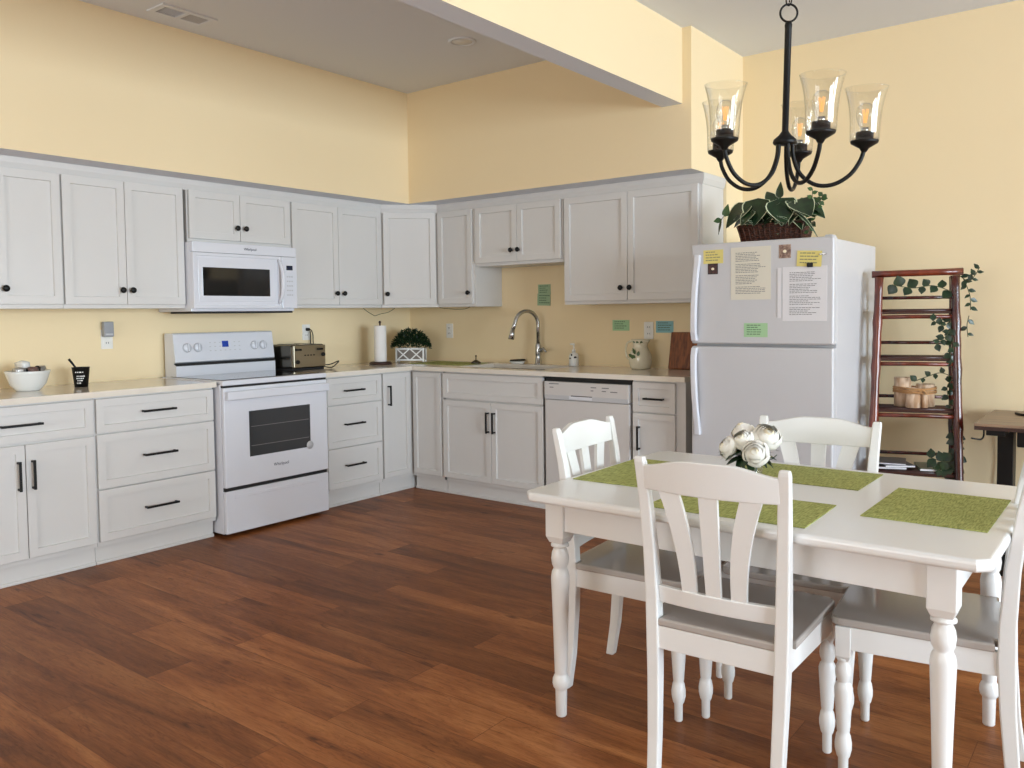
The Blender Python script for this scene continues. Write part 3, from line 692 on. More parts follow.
for i in range(4): mb.box(-.045+.025*i, -.030+.025*i, -.1355, -.1335, .10, .108)
mb.build('button_row', BLK, fp)
tag(MB().tube([(.26, -1.15, CT+.02), (.29, -1.10, CT+.006), (.27, -1.03, CT+.03), (.24, -.99, CT+.045), (.18, -1.03, CT+.02), (.08, -1.06, CT+.03), (.03, -1.065, CT+.12), (.03, -1.07, 1.178)], .004, n=8, sub=6).build('power_cord', BLK), 'x', 'x')
o = [q for q in bpy.data.objects if q.name.startswith('power_cord')][0]; del o['label']; del o['category']; o.parent = t; bpy.context.view_layer.update(); o.matrix_parent_inverse = t.matrix_world.inverted()
tag(MB().box(.0095, .036, -1.096, -1.074, 1.180, 1.202, .004).tube([(.03, -1.085, 1.19), (.04, -1.07, 1.185), (.035, -1.05, 1.15), (.03, -1.045, 1.10), (.05, -1.05, 1.0), (.06, -1.05, CT+.01)], .004, n=8, sub=5).build('plug', BLK), 'black plug with its lead in the outlet behind the toaster', 'plug')
# paper towel
p = thing('paper_towel_holder', 'white paper towel roll on a dark holder near the corner', 'paper towels', (.27, -.60, CT))
MB().lathe([(0, 0), (.085, 0), (.085, .012), (.075, .02), (0, .02)], n=32).build('base', BROWN, p)
MB().cyl((0, 0, .02), (0, 0, .315), .006).ball((0, 0, .32), (.010, .010, .012)).build('post', BROWN, p)
MB().lathe([(.018, .022), (.046, .022), (.047, .026), (.047, .292), (.046, .295), (.018, .295)], n=36, closed=True).build('towel_roll', TOWEL, p)
# wires under the cabinets
tag(MB().tube([(.20, -.70, ZU-.003), (.2, -.66, ZU-.028), (.2, -.60, ZU-.055), (.2, -.58, ZU-.060), (.2, -.52, ZU-.046), (.22, -.46, ZU-.034), (.24, -.41, ZU-.004)], .0022, n=6, sub=5).build('cabinet_light_wire', STEM), 'thin wire sagging in a V under the cabinets above the paper towels', 'cord', 'wires under the upper cabinets')
tag(MB().tube([(.52, -.20, ZU-.003), (.60, -.2, ZU-.012), (.70, -.2, ZU-.018), (.78, -.2, ZU-.016), (.83, -.2, ZU-.003)], .0022, n=6, sub=5).build('cabinet_light_wire', STEM), 'thin wire under the narrow cabinet above the potted boxwood', 'cord', 'wires under the upper cabinets')
# boxwood planter
p = thing('potted_boxwood', 'artificial boxwood in a white lattice box in the counter corner', 'plant', (.285, -.285, CT), .55)
w, d, h = .115, .05, .115
mb = MB().box(-w+.006, w-.006, -d+.006, d-.006, .012, h-.008); mb.build('inner_box', GREYB, p)
mb = MB()
for x in (-w, w-.014):
    for y in (-d, d-.014): mb.box(x, x+.014, y, y+.014, 0, h, .002)
for z in (.014, h-.014):
    for y in (-d, d-.010): mb.box(-w+.01, w-.01, y, y+.01, z, z+.012, .001)
    for x in (-w, w-.01): mb.box(x, x+.01, -d+.01, d-.01, z, z+.012, .001)
for sgn in (-1, 1):
    for k in (-.5, .5):
        cx = k*(w-.01); M = Matrix.Translation((cx, -d+.004, h/2+.005)) @ Matrix.Rotation(sgn*math.atan2(.09, w-.014), 4, 'Y')
        mb.box(-.068, .068, -.003, .003, -.0045, .0045, M=M)
mb.build('lattice_frame', WHITE, p)
mb = MB()
for k in range(1500):
    a = random.uniform(0, 2*PI); u = random.random()**.5; e = random.uniform(0, 1)
    x = math.cos(a)*u*.148; y = math.sin(a)*u*.095; z = h-.01+.155*math.sqrt(max(0, 1-u*u))*random.uniform(.3, 1)
    dv = Vector((x*2+random.uniform(-.08, .08), y*2+random.uniform(-.08, .08), random.uniform(.02, .3)))
    mb.leaf((x, y, z), dv, (random.uniform(-1, 1), random.uniform(-1, 1), 1.2), .024, .012, .2, 0, k % 2, False)
mb.build('foliage', [BOX, LEAF], p)
# second green placemat lying in the corner
tag(MB().box(-.26, .26, -.16, .16, 0, .003, .001).build('placemat', WEAVE), 'green woven mat lying on the counter left of the sink', 'placemat', 'green placemats')
o = bpy.data.objects['placemat']; o.location = (.66, -.26, CT); 
s_ = thing('sink_strainer', 'small dark sink strainer with an upright knob on the green counter mat', 'strainer', (.945, -.22, CT+.004))
s_.location = (.90, -.22, CT+.0035)
MB().lathe([(0, .0), (.038, 0), (.040, .006), (.030, .014), (.010, .026), (0, .027)], n=28).build('cap', DSTEEL, s_); MB().lathe([(.004, .024), (.004, .05), (.008, .054), (.006, .062), (0, .063)], n=14).build('knob', BLK, s_)
s_ = thing('soap_dish', 'small white dish with a dark sponge behind the sink', 'dish', (1.17, -.062, CT))
MB().lathe([(0, 0), (.04, 0), (.055, .018), (.052, .018), (.036, .005), (0, .005)], n=28, sx=1.25, sy=.8).build('dish', WHITE, s_)
tag(MB().box(-.055, .055, -.03, .03, 0, .014, .006, M=Matrix.Rotation(-.06, 4, 'Y')).build('sponge', TRAY), 'flat dark sponge resting on the small white dish', 'sponge').location = (1.175, -.062, CT+.020)
# soap bottle
s_ = thing('soap_dispenser', 'white soap pump bottle with dark blotches, right of the faucet', 'soap bottle', (1.735, -.14, CT)); s_.location = (1.70, -.10, CT)
mb = MB().lathe([(0, 0), (.034, 0), (.036, .006), (.034, .07), (.028, .088), (.014, .094), (.012, .104), (0, .104)], n=28); mb.build('bottle', WHITE, s_)
mb = MB()
for a, z, r in ((-1.2, .03, .011), (-1.9, .055, .010), (-.7, .062, .010), (-2.4, .025, .011), (-1.5, .08, .007), (-.3, .03, .010), (-2.9, .06, .009), (-1.45, .012, .008)):
    M = Matrix.Rotation(a, 4, 'Z') @ Matrix.Translation((.0335, 0, z)); mb.ball((0, 0, 0), (.0025, r, r*1.1), 10, M=None) if False else mb.lathe([(0, 0), (r, .0), (0, .0015)], n=9, M=M @ Matrix.Rotation(PI/2, 4, 'Y'))
mb.build('blotches', BLK, s_)
MB().cyl((0, 0, .1), (0, 0, .15), .005).box(-.03, .008, -.006, .006, .148, .160, .003).lathe([(.014, .100), (.014, .115), (.006, .118)], n=18).build('pump', PLATE, s_)
# pitcher
s_ = thing('pitcher', 'cream ceramic pitcher painted with green leaves on the counter', 'pitcher', (2.27, -.20, CT)); s_.location = (2.25, -.14, CT)
mb = MB().lathe([(0, 0), (.058, 0), (.066, .01), (.076, .05), (.072, .095), (.052, .135), (.046, .150), (.052, .180), (.060, .195), (.056, .195), (.044, .175), (.040, .150), (.060, .10), (.064, .04), (.05, .012), (0, .01)], n=40)
for v_ in mb.bm.verts:
    if v_.co.z > .16 and v_.co.x > .02 and abs(v_.co.y) < .035: v_.co.x += .018*(v_.co.z-.16)/.035*(1-abs(v_.co.y)/.035)
mb.build('jug_body', CREAM, s_)
MB().tube([(-.062, 0, .05), (-.098, 0, .075), (-.108, 0, .12), (-.095, 0, .17), (-.05, 0, .185)], [.008, .008, .007, .007, .008], n=10, sub=5).build('handle', CREAM, s_)
mb = MB()
for a, z, L in ((-1.9, .085, .04), (-1.55, .10, .045), (-1.3, .088, .035), (-1.75, .070, .04), (-1.5, .078, .035)):
    r = .074 if z < .09 else .070; Mr = Matrix.Rotation(a, 4, 'Z')
    mb.leaf(Mr @ Vector((r+.002, 0, z)), Mr @ Vector((-.0, random.uniform(-1, 1), .3)), Mr @ Vector((1, 0, 0)), L, .022, .15, 0, 0, False, fold=0)
for a in (-2.0, -1.0, -1.5): 
    Mr = Matrix.Rotation(a, 4, 'Z'); mb.leaf(Mr @ Vector((.0575, 0, .185)), Mr @ Vector((-.6, .3, -1)), Mr @ Vector((1, 0, 0)), .026, .018, .0, 0, 0, False, fold=0)
mb.build('painted_leaves', LEAFP, s_)
s_ = thing('cutting_board', 'dark wooden cutting board leaning on the wall beside the refrigerator', 'cutting board', (2.52, -.065, CT))
mb = MB().box(-.105, .105, -.009, .009, 0, .245, .006); mb.bm.transform(Matrix.Rotation(-.2, 4, 'X')); mb.build('board', BOARD, s_)

# ------------------------------------------------------------ basket plant on the refrigerator
p = thing('basket_plant', 'leafy potted plant with white-edged leaves in a brown wicker basket on the refrigerator', 'plant', (3.275, -.48, 1.6575))
mb = MB()
for k in range(9):
    z = .006+k*.0115; a, c2 = .158+.017*k/8, .075+.012*k/8; off = .003 if k % 2 else 0
    loop = [(x*1.0, y, z) for x, y in [(-a, -c2), (-a*.5, -c2-off), (0, -c2+off), (a*.5, -c2-off), (a, -c2), (a+off, 0), (a, c2), (a*.5, c2+off), (0, c2), (-a*.5, c2+off), (-a, c2), (-a-off, 0)]]
    mb.tube(loop, .0068, n=8, close=True)
mb.box(-.16, .16, -.07, .07, 0, .09)
for k in range(13):
    x = -.168+.028*k; mb.tube([(x*.95, -.079, .004), (x, -.088, .05), (x*1.08, -.096, .098)], .004, n=6)
mb.build('basket', WICK, p)
mb = MB()
big = [((-.07, -.07, .215), (-.05, -.35, -1), .145, .15, .05), ((.05, -.07, .205), (.30, -.35, -1), .145, .15, .05), ((-.135, -.04, .20), (-.55, -.4, -.7), .17, .15, .05), ((-.11, -.02, .17), (-.9, -.3, -.75), .14, .12, .1),
       ((.13, -.05, .19), (.55, -.45, -.45), .15, .13, .1), ((.0, -.03, .20), (-.15, -.4, -.8), .13, .12, .1), ((.10, .02, .19), (.5, -.2, -.3), .14, .12, .2), ((.15, 0, .17), (1, -.2, -.5), .13, .11, .2),
       ((-.10, -.09, .15), (-.35, -.7, -.8), .10, .08, .1), ((-.02, .03, .19), (-.3, .2, .5), .10, .07, .2), ((.03, -.02, .21), (.05, -.1, 1), .08, .045, .1), ((-.18, -.04, .14), (-.5, -.5, -.5), .08, .09, .1)]
for bpt, dv, L, Wd, dr_ in big: mb.leaf((bpt[0], bpt[1], bpt[2]+.03), dv, (0, -.5, 1), L*1.1, Wd*1.1, dr_, 1, 0, True, rim=.92)
for k in range(110):
    a = random.uniform(0, 2*PI); x = random.uniform(-.19, .19); y = random.uniform(-.07, .06)
    mb.leaf((x, y, random.uniform(.09, .22)), (math.cos(a), math.sin(a)-.5, random.uniform(-.6, .4)), (0, -.3, 1), random.uniform(.06, .09), random.uniform(.04, .065), .5, 0 if k % 4 else 1, 0, True)
for k in range(8): mb.leaf((-.13+.035*k, -.07, .10), (random.uniform(-.4, .4), -.5, random.uniform(.1, .6)), (0, -1, .5), .09, .014, .5, 1, 0, False)
mb.leaf((.10, -.07, .16), (.75, -.35, -.1), (0, -.2, 1), .20, .028, .75, 1, 0, False)
mb.build('leaves', [LEAF, LEAFE], p)
mb = MB()
def sprig(mb, pts, n, size, m_s=1, m_l=0, r=.0018, wid=.8, side=.5):
    P, _ = smoothpath([Vector(q) for q in pts], 8, 1.0); mb.tube(P, r, n=5, m=m_s)
    for k in range(n):
        i = int((k+1)/(n+.5)*(len(P)-1)); T = (P[min(i+1, len(P)-1)]-P[i-1]).normalized(); s2 = 1 if k % 2 else -1
        sd = T.cross(Vector((.3, -1, .2))).normalized()*s2; sz = size*random.uniform(.75, 1.2)
        mb.leaf(P[i], T*.5+sd+Vector((0, random.uniform(-.3, .3), 0)), (random.uniform(-.3, .3), -1, .3), sz, sz*wid, .15, m_l, m_l, False)
sprig(mb, [(.15, -.02, .12), (.20, -.03, .19), (.215, -.05, .27)], 9, .032)
sprig(mb, [(.16, 0, .12), (.235, -.03, .18), (.265, -.04, .235), (.25, -.05, .19)], 11, .03)
sprig(mb, [(.14, 0, .12), (.17, -.02, .18), (.16, -.03, .23)], 7, .03)
sprig(mb, [(.16, -.05, .10), (.21, -.06, .10), (.20, -.08, .03)], 6, .03)
mb.build('trailing_sprig', [LEAF2, STEM], p); mb = MB()
sprig(mb, [(-.15, -.03, .12), (-.22, -.05, .17), (-.27, -.07, .16), (-.29, -.08, .11)], 2, .04)
mb.leaf((-.26, -.07, .16), (.2, 0, 1), (0, -1, 0), .07, .045, .1, 0, 0, True); mb.leaf((-.28, -.075, .15), (-.25, 0, -1), (0, -1, 0), .09, .014, .1, 1, 1, False)
mb.build('trailing_sprig', [LEAF2, STEM], p)

# ------------------------------------------------------------ dining table
t = thing('dining_table', 'white wooden dining table with turned legs and clipped corners', 'table', (4.01, -2.47, 0))
hx, hy, cl = .642, .472, .030
poly = [(-hx+cl, -hy), (hx-cl, -hy), (hx, -hy+cl), (hx, hy-cl), (hx-cl, hy), (-hx+cl, hy), (-hx, hy-cl), (-hx, -hy+cl)]
ZT = .735
MB().prism(poly, ZT-.030, ZT, bev=.011, seg=4).build('tabletop', PAINT, t)
LX, LY = .549, .368
LC = -.019
mb = MB()
for sy in (-1, 1): mb.box(LC-LX+.02, LC+LX-.02, sy*LY-.010+sy*.012, sy*LY+.010+sy*.012, .605, ZT-.03, .002)
for sx in (-1, 1): mb.box(LC+sx*LX-.010+sx*.012, LC+sx*LX+.010+sx*.012, -LY+.02, LY-.02, .605, ZT-.03, .002)
mb.build('apron', PAINT, t)
TL = [(.0145, 0), (.0175, .004), (.019, .085), (.0205, .09), (.025, .095), (.028, .108), (.027, .122), (.022, .134), (.0195, .138), (.0205, .142), (.0245, .30), (.0285, .42), (.0295, .45), (.027, .468), (.022, .478), (.021, .482), (.026, .492), (.0285, .512), (.026, .532), (.020, .545), (.021, .549), (.029, .552), (.029, .558), (.023, .562), (.024, .575)]
for sx in (-1, 1):
    for sy in (-1, 1):
        mb = MB().lathe(TL, (LC+sx*LX, sy*LY, 0), n=28); hw = .033
        mb.bar([(LC+sx*LX, sy*LY, .564, hw*1.5, hw*1.5), (LC+sx*LX, sy*LY, .585, hw*2, hw*2), (LC+sx*LX, sy*LY, ZT-.029, hw*2, hw*2)], bev=.003)
        mb.build('leg', PAINT, t)

# ------------------------------------------------------------ dining chairs
def make_chair(label, loc, rz):
    r = thing('dining_chair', label, 'chair', loc, rz, 'white dining chairs')
    fw, fy = .186, .185
    # rear posts (leg and back post in one)
    for s in (-1, 1):
        secs = [(s*.166, -.232, 0, .032, .030), (s*.170, -.214, .12, .033, .034), (s*.174, -.202, .28, .035, .038), (s*.177, -.198, .40, .036, .042), (s*.179, -.199, .50, .036, .040), (s*.183, -.209, .64, .034, .034), (s*.189, -.226, .78, .032, .028), (s*.195, -.246, .885, .030, .024), (s*.196, -.249, .900, .026, .018)]
        MB().bar(secs, bev=.004).build('back_post', PAINT, r)
        PL = [(.010, 0), (.013, .004), (.0135, .055), (.0175, .062), (.022, .082), (.0225, .098), (.019, .120), (.0155, .128), (.017, .133), (.0235, .23), (.0245, .252), (.021, .264), (.0165, .27), (.017, .274), (.021, .284), (.0225, .298), (.020, .314), (.0155, .324), (.016, .33), (.019, .338)]
        mb = MB().lathe(PL, (s*fw, fy, 0), n=24); mb.bar([(s*fw, fy, .33, .028, .028), (s*fw, fy, .345, .040, .040), (s*fw, fy, .428, .040, .040)], bev=.002)
        mb.build('front_leg', PAINT, r)
    # seat: rounded slab with shallow saddle
    out = []; hw0, hw1, yb, yf_ = .172, .204, -.215, .221
    rad = .035
    for k in range(7): a = -PI/2+PI/2*k/6; 
    cor = lambda cx, cy, a0, a1, rr: [(cx+rr*math.cos(a0+(a1-a0)*k/5), cy+rr*math.sin(a0+(a1-a0)*k/5)) for k in range(6)]
    poly = [(-hw0+.012, yb), (hw0-.012, yb), (hw0-.012, -.172), (hw0+.030, -.172)]+cor(hw1-rad, yf_-rad, 0, PI/2, rad)+cor(-hw1+rad, yf_-rad, PI/2, PI, rad)+[(-hw0-.030, -.172), (-hw0+.012, -.172)]
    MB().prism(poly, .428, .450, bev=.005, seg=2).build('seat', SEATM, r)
    bb = bmesh.new(); bmesh.ops.create_grid(bb, x_segments=16, y_segments=16, size=1)
    mb = MB()
    for sy in (1, -1):
        y = fy if sy > 0 else -.198; x = fw if sy > 0 else .17; mb.box(-x+.01, x-.01, y-.009+sy*.006, y+.009+sy*.006, .365, .428, .002)
    for s in (-1, 1):
        P0 = Vector((s*(.172+.008), -.19, 0)); P1 = Vector((s*(fw+.008), fy-.01, 0)); d = P1-P0; a = math.atan2(d.y, d.x)
        mb.box(0, d.length, -.009, .009, .365, .428, .002, M=Matrix.Translation(P0) @ Matrix.Rotation(a, 4, 'Z'))
    mb.build('seat_apron', PAINT, r)
    # crest rail with raised centre, bowed backwards
    yrail = lambda z: -.209-(z-.64)/.245*.037
    def curved(name, x0, x1, zlo, zhi, th, n=20):
        mb = MB(); rings = []
        for k in range(n+1):
            x = x0+(x1-x0)*k/n; u = x/.19; bow = -.018*(1-u*u)
            zl, zh = zlo(u), zhi(u); row = []
            for z, dy in ((zl, -th/2), (zh, -th/2), (zh, th/2), (zl, th/2)): row.append(mb.bm.verts.new((x, yrail(z)+bow+dy, z)))
            rings.append(row)
        for a, c3 in zip(rings, rings[1:]):
            for j in range(4): mb.bm.faces.new((a[j], a[(j+1) % 4], c3[(j+1) % 4], c3[j]))
        mb.bm.faces.new(rings[0]); mb.bm.faces.new(rings[-1][::-1]); bmesh.ops.recalc_face_normals(mb.bm, faces=mb.bm.faces)
        es = [e for e in mb.bm.edges if len(e.link_faces) == 2 and e.calc_face_angle() > .8]; bmesh.ops.bevel(mb.bm, geom=es, offset=.003, segments=2, affect='EDGES', profile=.5)
        return mb.build(name, PAINT, r)
    sm = lambda t_: t_*t_*(3-2*t_)
    curved('crest_rail', -.184, .184, lambda u: .812-.004*(1-u*u), lambda u: .878+.024*sm(max(0, min(1, (1-abs(u))/.75))), .020)
    curved('lower_rail', -.172, .172, lambda u: .492, lambda u: .540, .018)
    for s in (-1, 0, 1):
        mb = MB(); rings = []
        for k in range(13):
            a = k/12; z = .52+(.83-.52)*a
            xc = s*(.068+.050*a**2.2); wd = .040+.012*a if s == 0 else .040+.018*a; u = xc/.19; y = yrail(z)-.018*(1-u*u)
            rings.append([mb.bm.verts.new((xc+p_*wd/2, y+q_*.006, z)) for p_, q_ in ((-1, -1), (1, -1), (1, 1), (-1, 1))])
        for a, c3 in zip(rings, rings[1:]):
            for j in range(4): mb.bm.faces.new((a[j], a[(j+1) % 4], c3[(j+1) % 4], c3[j]))
        mb.bm.faces.new(rings[0]); mb.bm.faces.new(rings[-1][::-1]); bmesh.ops.recalc_face_normals(mb.bm, faces=mb.bm.faces); mb.build('back_slat', PAINT, r)
    bb.free(); return r
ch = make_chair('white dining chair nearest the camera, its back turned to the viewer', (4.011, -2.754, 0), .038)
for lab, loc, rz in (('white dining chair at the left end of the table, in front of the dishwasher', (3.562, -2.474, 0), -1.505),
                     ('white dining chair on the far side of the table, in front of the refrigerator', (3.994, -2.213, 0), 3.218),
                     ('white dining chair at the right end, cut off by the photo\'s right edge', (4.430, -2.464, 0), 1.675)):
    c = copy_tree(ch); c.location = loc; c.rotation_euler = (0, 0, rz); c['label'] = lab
# placemats on the table
def pmat(label, cx, cy, w, d, rz):
    o = MB().box(-w/2, w/2, -d/2, d/2, 0, .0025, .001).build('placemat', WEAVE); o.location = (cx, cy, ZT+.0003); o.rotation_euler = (0, 0, rz); tag(o, label, 'placemat', 'green placemats')
pmat('green woven placemat at the near long side of the table, behind the nearest chair', 4.00, -2.745, .45, .30, .03)
pmat('green woven placemat at the left end of the table', 3.545, -2.46, .31, .46, .03)
pmat('green woven placemat at the far long side, beside the roses', 3.99, -2.20, .45, .30, .0)
pmat('green woven placemat at the right end of the table', 4.456, -2.458, .30, .43, .0)
# roses in a glass vase
v = thing('rose_vase', 'white roses in a small clear glass vase on the dining table', 'flowers', (3.90, -2.42, ZT+.003)); VX, VY = 0, 0
MB().lathe([(0, 0), (.034, 0), (.038, .004), (.040, .07), (.038, .07), (.036, .006), (0, .006)], n=32).build('vase', GLASS, v)
mb = MB()
for k in range(7): a = k*.9; mb.tube([(.015*math.cos(a), .015*math.sin(a), .01), (.03*math.cos(a+.5), .03*math.sin(a+.5), .10)], .0025, n=6)
mb.build('stems', LEAF2, v)
def rose(c, r, d):
    q = Vector(d).normalized().to_track_quat('Z', 'Y').to_matrix().to_4x4(); q.translation = c; mb = MB()
    # cupped overlapping petals: each ring is a shell of a squashed ball, opened a little more outwards
    for ring, (n, rr, top, flare) in enumerate(((3, .50, .50, -.12), (4, .66, .46, -.06), (5, .82, .36, .03), (6, .97, .20, .14))):
        for k in range(n):
            a0 = 2*PI*(k+ring*.41)/n; wid = PI/n*1.35; G = []
            for i in range(7):
                s_ = i/6; row = []
                for j in range(8):
                    tt = -1+2*j/7; a = a0+tt*wid; el = -1.3+(1.3+.95)*s_*(1-.10*tt*tt)
                    rad = r*(rr*math.cos(max(min(el, 1.0), -1.3)*.92)+flare*s_**4+.02*ring)*(1+.05*tt); z = r*(.62*math.sin(el)+top*.45*s_**2-.10*ring*s_)
                    row.append(mb.bm.verts.new(q @ Vector((rad*math.cos(a), rad*math.sin(a), z))))
                G.append(row)
            for i in range(6):
                for j in range(7):
                    f = mb.bm.faces.new((G[i][j], G[i][j+1], G[i+1][j+1], G[i+1][j])); f.smooth = True; f.material_index = 1 if ring < 1 else 0
    mb.ball(q @ Vector((0, 0, .05*r)), (r*.40, r*.40, r*.50), 14, 1); mb.ball(q @ Vector((0, 0, -.12*r)), (r*.86, r*.86, r*.60), 16, 0); return mb.build('rose', [ROSE, ROSE2], v)
for c, r, d in (((-.068, -.02, .108), .036, (-.7, -.8, .3)), ((-.045, .05, .158), .036, (-.3, -.1, 1)), ((-.018, -.012, .138), .034, (-.1, -.8, .6)), ((.045, .03, .148), .045, (.45, -.5, .6)), ((.036, -.045, .102), .041, (.2, -1, .35)), ((.0, .06, .14), .034, (.1, .4, .9))): rose(Vector(c), r, d)
mb = MB()
for k in range(26):
    a = k*2.4; mb.leaf((.02*math.cos(a), .02*math.sin(a), random.uniform(.075, .11)), (math.cos(a), math.sin(a), random.uniform(-.35, .5)), (0, 0, 1), random.uniform(.055, .08), .038, .3, 0, 0, True)
mb.tube([(.05, -.03, .08), (.08, -.02, .085), (.095, -.02, .10)], .0015, n=5); mb.build('rose_leaves', [LEAF], v)

# ------------------------------------------------------------ chandelier
c = thing('chandelier', 'black five-arm chandelier with clear glass shades hanging over the dining table', 'chandelier', (3.971, -2.278, 2.25))
from mathutils import Quaternion
TILT = Quaternion(Vector((.79, .613, 0)), .055) @ Quaternion(Vector((-.613, .79, 0)), .010)
c.rotation_mode = 'QUATERNION'; c.rotation_quaternion = TILT
H = lambda z: z-2.25
MB().lathe([(.001, H(2.932)), (.06, H(2.932)), (.058, H(2.917)), (.02, H(2.907)), (.001, H(2.907))], n=32).build('canopy', IRON, c).matrix_local = TILT.inverted().to_matrix().to_4x4()
mb = MB(); z = 2.907; k = 0
while z > 2.285:
    loop = [(.009*math.cos(a), 0, z-.018+.018*math.sin(a)) for a in [2*PI*i/12 for i in range(12)]]
    if k % 2: loop = [(0, x, zz) for x, _, zz in loop]
    mb.tube([(x, y, H(zz)) for x, y, zz in loop], .0022, n=6, close=True); z -= .030; k += 1
mb.tube([(.003, .003, H(2.907)), (.003, -.003, H(2.28))], .002, n=6)
mb.build('chain', IRON, c).matrix_local = TILT.inverted().to_matrix().to_4x4()
MB().tube([(.0275*math.cos(a)*.8+.0, .0275*math.cos(a)*.6, H(2.248)+.0275*math.sin(a)) for a in [2*PI*i/28 for i in range(28)]], .0035, n=8, close=True).build('ring', IRON, c)
MB().lathe([(.001, H(2.224)), (.009, H(2.222)), (.012, H(2.21)), (.011, H(2.20)), (.0105, H(1.875)), (.014, H(1.87)), (.020, H(1.862)), (.036, H(1.848)), (.038, H(1.838)), (.034, H(1.832)), (.012, H(1.828)), (.001, H(1.828))], n=28).build('stem', IRON, c)
RR = .245; zc_ = 1.832
for k in range(5):
    a = .455+k*2*PI/5; ca, sa = math.cos(a), math.sin(a)
    prof = [(.024, 1.838), (.028, 1.79), (.052, 1.735), (.10, 1.700), (.155, 1.700), (.205, 1.73), (.235, 1.775), (RR, 1.81)]
    arm = MB().tube([(r*ca, r*sa, H(z_)) for r, z_ in prof], .0068, n=12, sub=6).build('arm', IRON, c)
    cx, cy = RR*ca, RR*sa
    MB().lathe([(.007, H(1.800)), (.011, H(1.806)), (.014, H(1.812)), (.041, H(1.828)), (.043, H(1.834)), (.042, H(1.838)), (.027, H(1.840)), (.027, H(1.862)), (.026, H(1.864)), (.001, H(1.864))], (cx, cy, 0), n=28).build('socket_cup', IRON, arm)
    t_ = .0016
    pr_ = [(.0445, 1.836), (.0455, 1.86), (.047, 1.90), (.051, 1.94), (.057, 1.97), (.0645, 1.998), (.066, 2.002)]
    full = [(.010, 1.8395)]+pr_+[(r-t_, z_) for r, z_ in pr_[::-1]]
    full = full[1:]
    MB().lathe([(r, H(z_)) for r, z_ in full], (cx, cy, 0), n=36, closed=True).build('glass_shade', GLASS, arm)
    bulb = MB().lathe([(r, H(z_)) for r, z_ in [(.0115, 1.862), (.013, 1.875), (.020, 1.888), (.0275, 1.908), (.0285, 1.924), (.024, 1.942), (.013, 1.953), (.001, 1.956)]], (cx, cy, 0), n=24).build('bulb', BULBG, arm)
    mb = MB()
    for j in range(4):
        b_ = j*PI/2; mb.cyl((cx+.003*math.cos(b_), cy+.003*math.sin(b_), H(1.893)), (cx+.009*math.cos(b_+.7), cy+.009*math.sin(b_+.7), H(1.935)), .0014, n=6)
    mb.build('filament', BULBF, bulb)
    MB().cyl((cx, cy, H(1.862)), (cx, cy, H(1.878)), .0115, n=16).build('screw_cap', CHROME, bulb)

# ------------------------------------------------------------ bamboo ladder shelf
LDX, LDY, LDA = 3.908, -.12, math.radians(17)
ld = thing('ladder_shelf', 'dark red bamboo ladder shelf between the refrigerator and the desk', 'shelf', (LDX, LDY, 0), LDA)
def post(x0, y0, x1, y1, z1, r, m, name):
    P = [(x0+(x1-x0)*k/24, y0+(y1-y0)*k/24, z1*k/24) for k in range(25)]; rs = [r*(1.22 if k in (5, 11, 16, 20) else (1.08 if k % 6 == 0 else 1)) for k in range(25)]
    return MB().tube(P, rs, n=14).build(name, m, ld)
hb, ht = .228, .182
post(-hb, -.17, -ht, -.04, 1.46, .021, BAMBO, 'front_post'); post(hb-.02, -.17, ht, -.04, 1.46, .021, BAMB, 'front_post')
post(-hb+.030, .095, -ht, .05, 1.46, .017, BAMB, 'rear_post'); post(hb-.03, .095, ht-.0, .05, 1.46, .016, BAMB, 'rear_post')
fy_ = lambda z: -.17+.13*z/1.5; ry_ = lambda z: .095-.045*z/1.5; xw = lambda z: hb-.005-(hb-.005-ht)*z/1.5
mb = MB().tube([(-.218, -.02, 1.478), (-.1, -.02, 1.480), (.1, -.02, 1.482), (.222, -.02, 1.483)], [.019, .018, .018, .020], n=14); mb.build('top_bar', BAMBO, ld)
for z in (1.258, 1.008, .735, .402):
    x = xw(z); mb = MB().box(-x+.01, x-.01, fy_(z)+.005, ry_(z)-.005, z+.004, z+.022, .003)
    for k in range(5): yy = fy_(z)+(ry_(z)-fy_(z))*(k+.5)/5; mb.tube([(-x+.01, yy, z+.022), (x-.01, yy, z+.022)], .009, n=8)
    sh = mb.build('shelf_board', BAMBD, ld)
    MB().tube([(-x, fy_(z), z-.012), (0, fy_(z), z-.010), (x, fy_(z), z-.012)], .011, n=10).build('front_rail', BAMBO, sh)
for z in (1.350, 1.106, .810, .495):
    x = xw(z); MB().tube([(-x, ry_(z), z), (x, ry_(z), z)], .0095, n=10).build('back_rail', BAMB, ld)
def lp(x, y, z):   # ladder local -> world
    return Matrix.Translation((LDX, LDY, 0)) @ Matrix.Rotation(LDA, 4, 'Z') @ Vector((x, y, z))
# log candle holder bundle on the third shelf
lg = thing('log_candle_holder', 'three birch log candle cups bundled with raffia on the ladder shelf', 'candle holder', lp(-.005, -.04, .7665), LDA)
for x, y, r, h in ((-.055, .02, .043, .155), (.055, .02, .046, .120), (-.01, -.05, .036, .105), (.045, -.05, .016, .09)):
    MB().lathe([(0, 0), (r, 0), (r*.97, h*.5), (r, h), (r*.8, h), (r*.78, h-.03), (0, h-.03)], (x, y, 0), n=20).build('log_cup', LOG, lg)
mb = MB(); loop = [(-.102, .02), (-.08, -.03), (-.045, -.085), (.01, -.092), (.06, -.07), (.105, .0), (.095, .055), (.04, .07), (-.06, .068)]
for k in range(4):
    P, _ = smoothpath([Vector((x, y, .078+.008*k+random.uniform(-.003, .003))) for x, y in loop+loop[:1]], 4, 1.); mb.tube(P[:-1], .0038, n=6, close=True)
mb.tube([(-.04, -.09, .095), (.0, -.10, .080), (.03, -.096, .095), (.05, -.094, .075)], .004, n=6, sub=4); mb.build('raffia_tie', RAFF, lg)
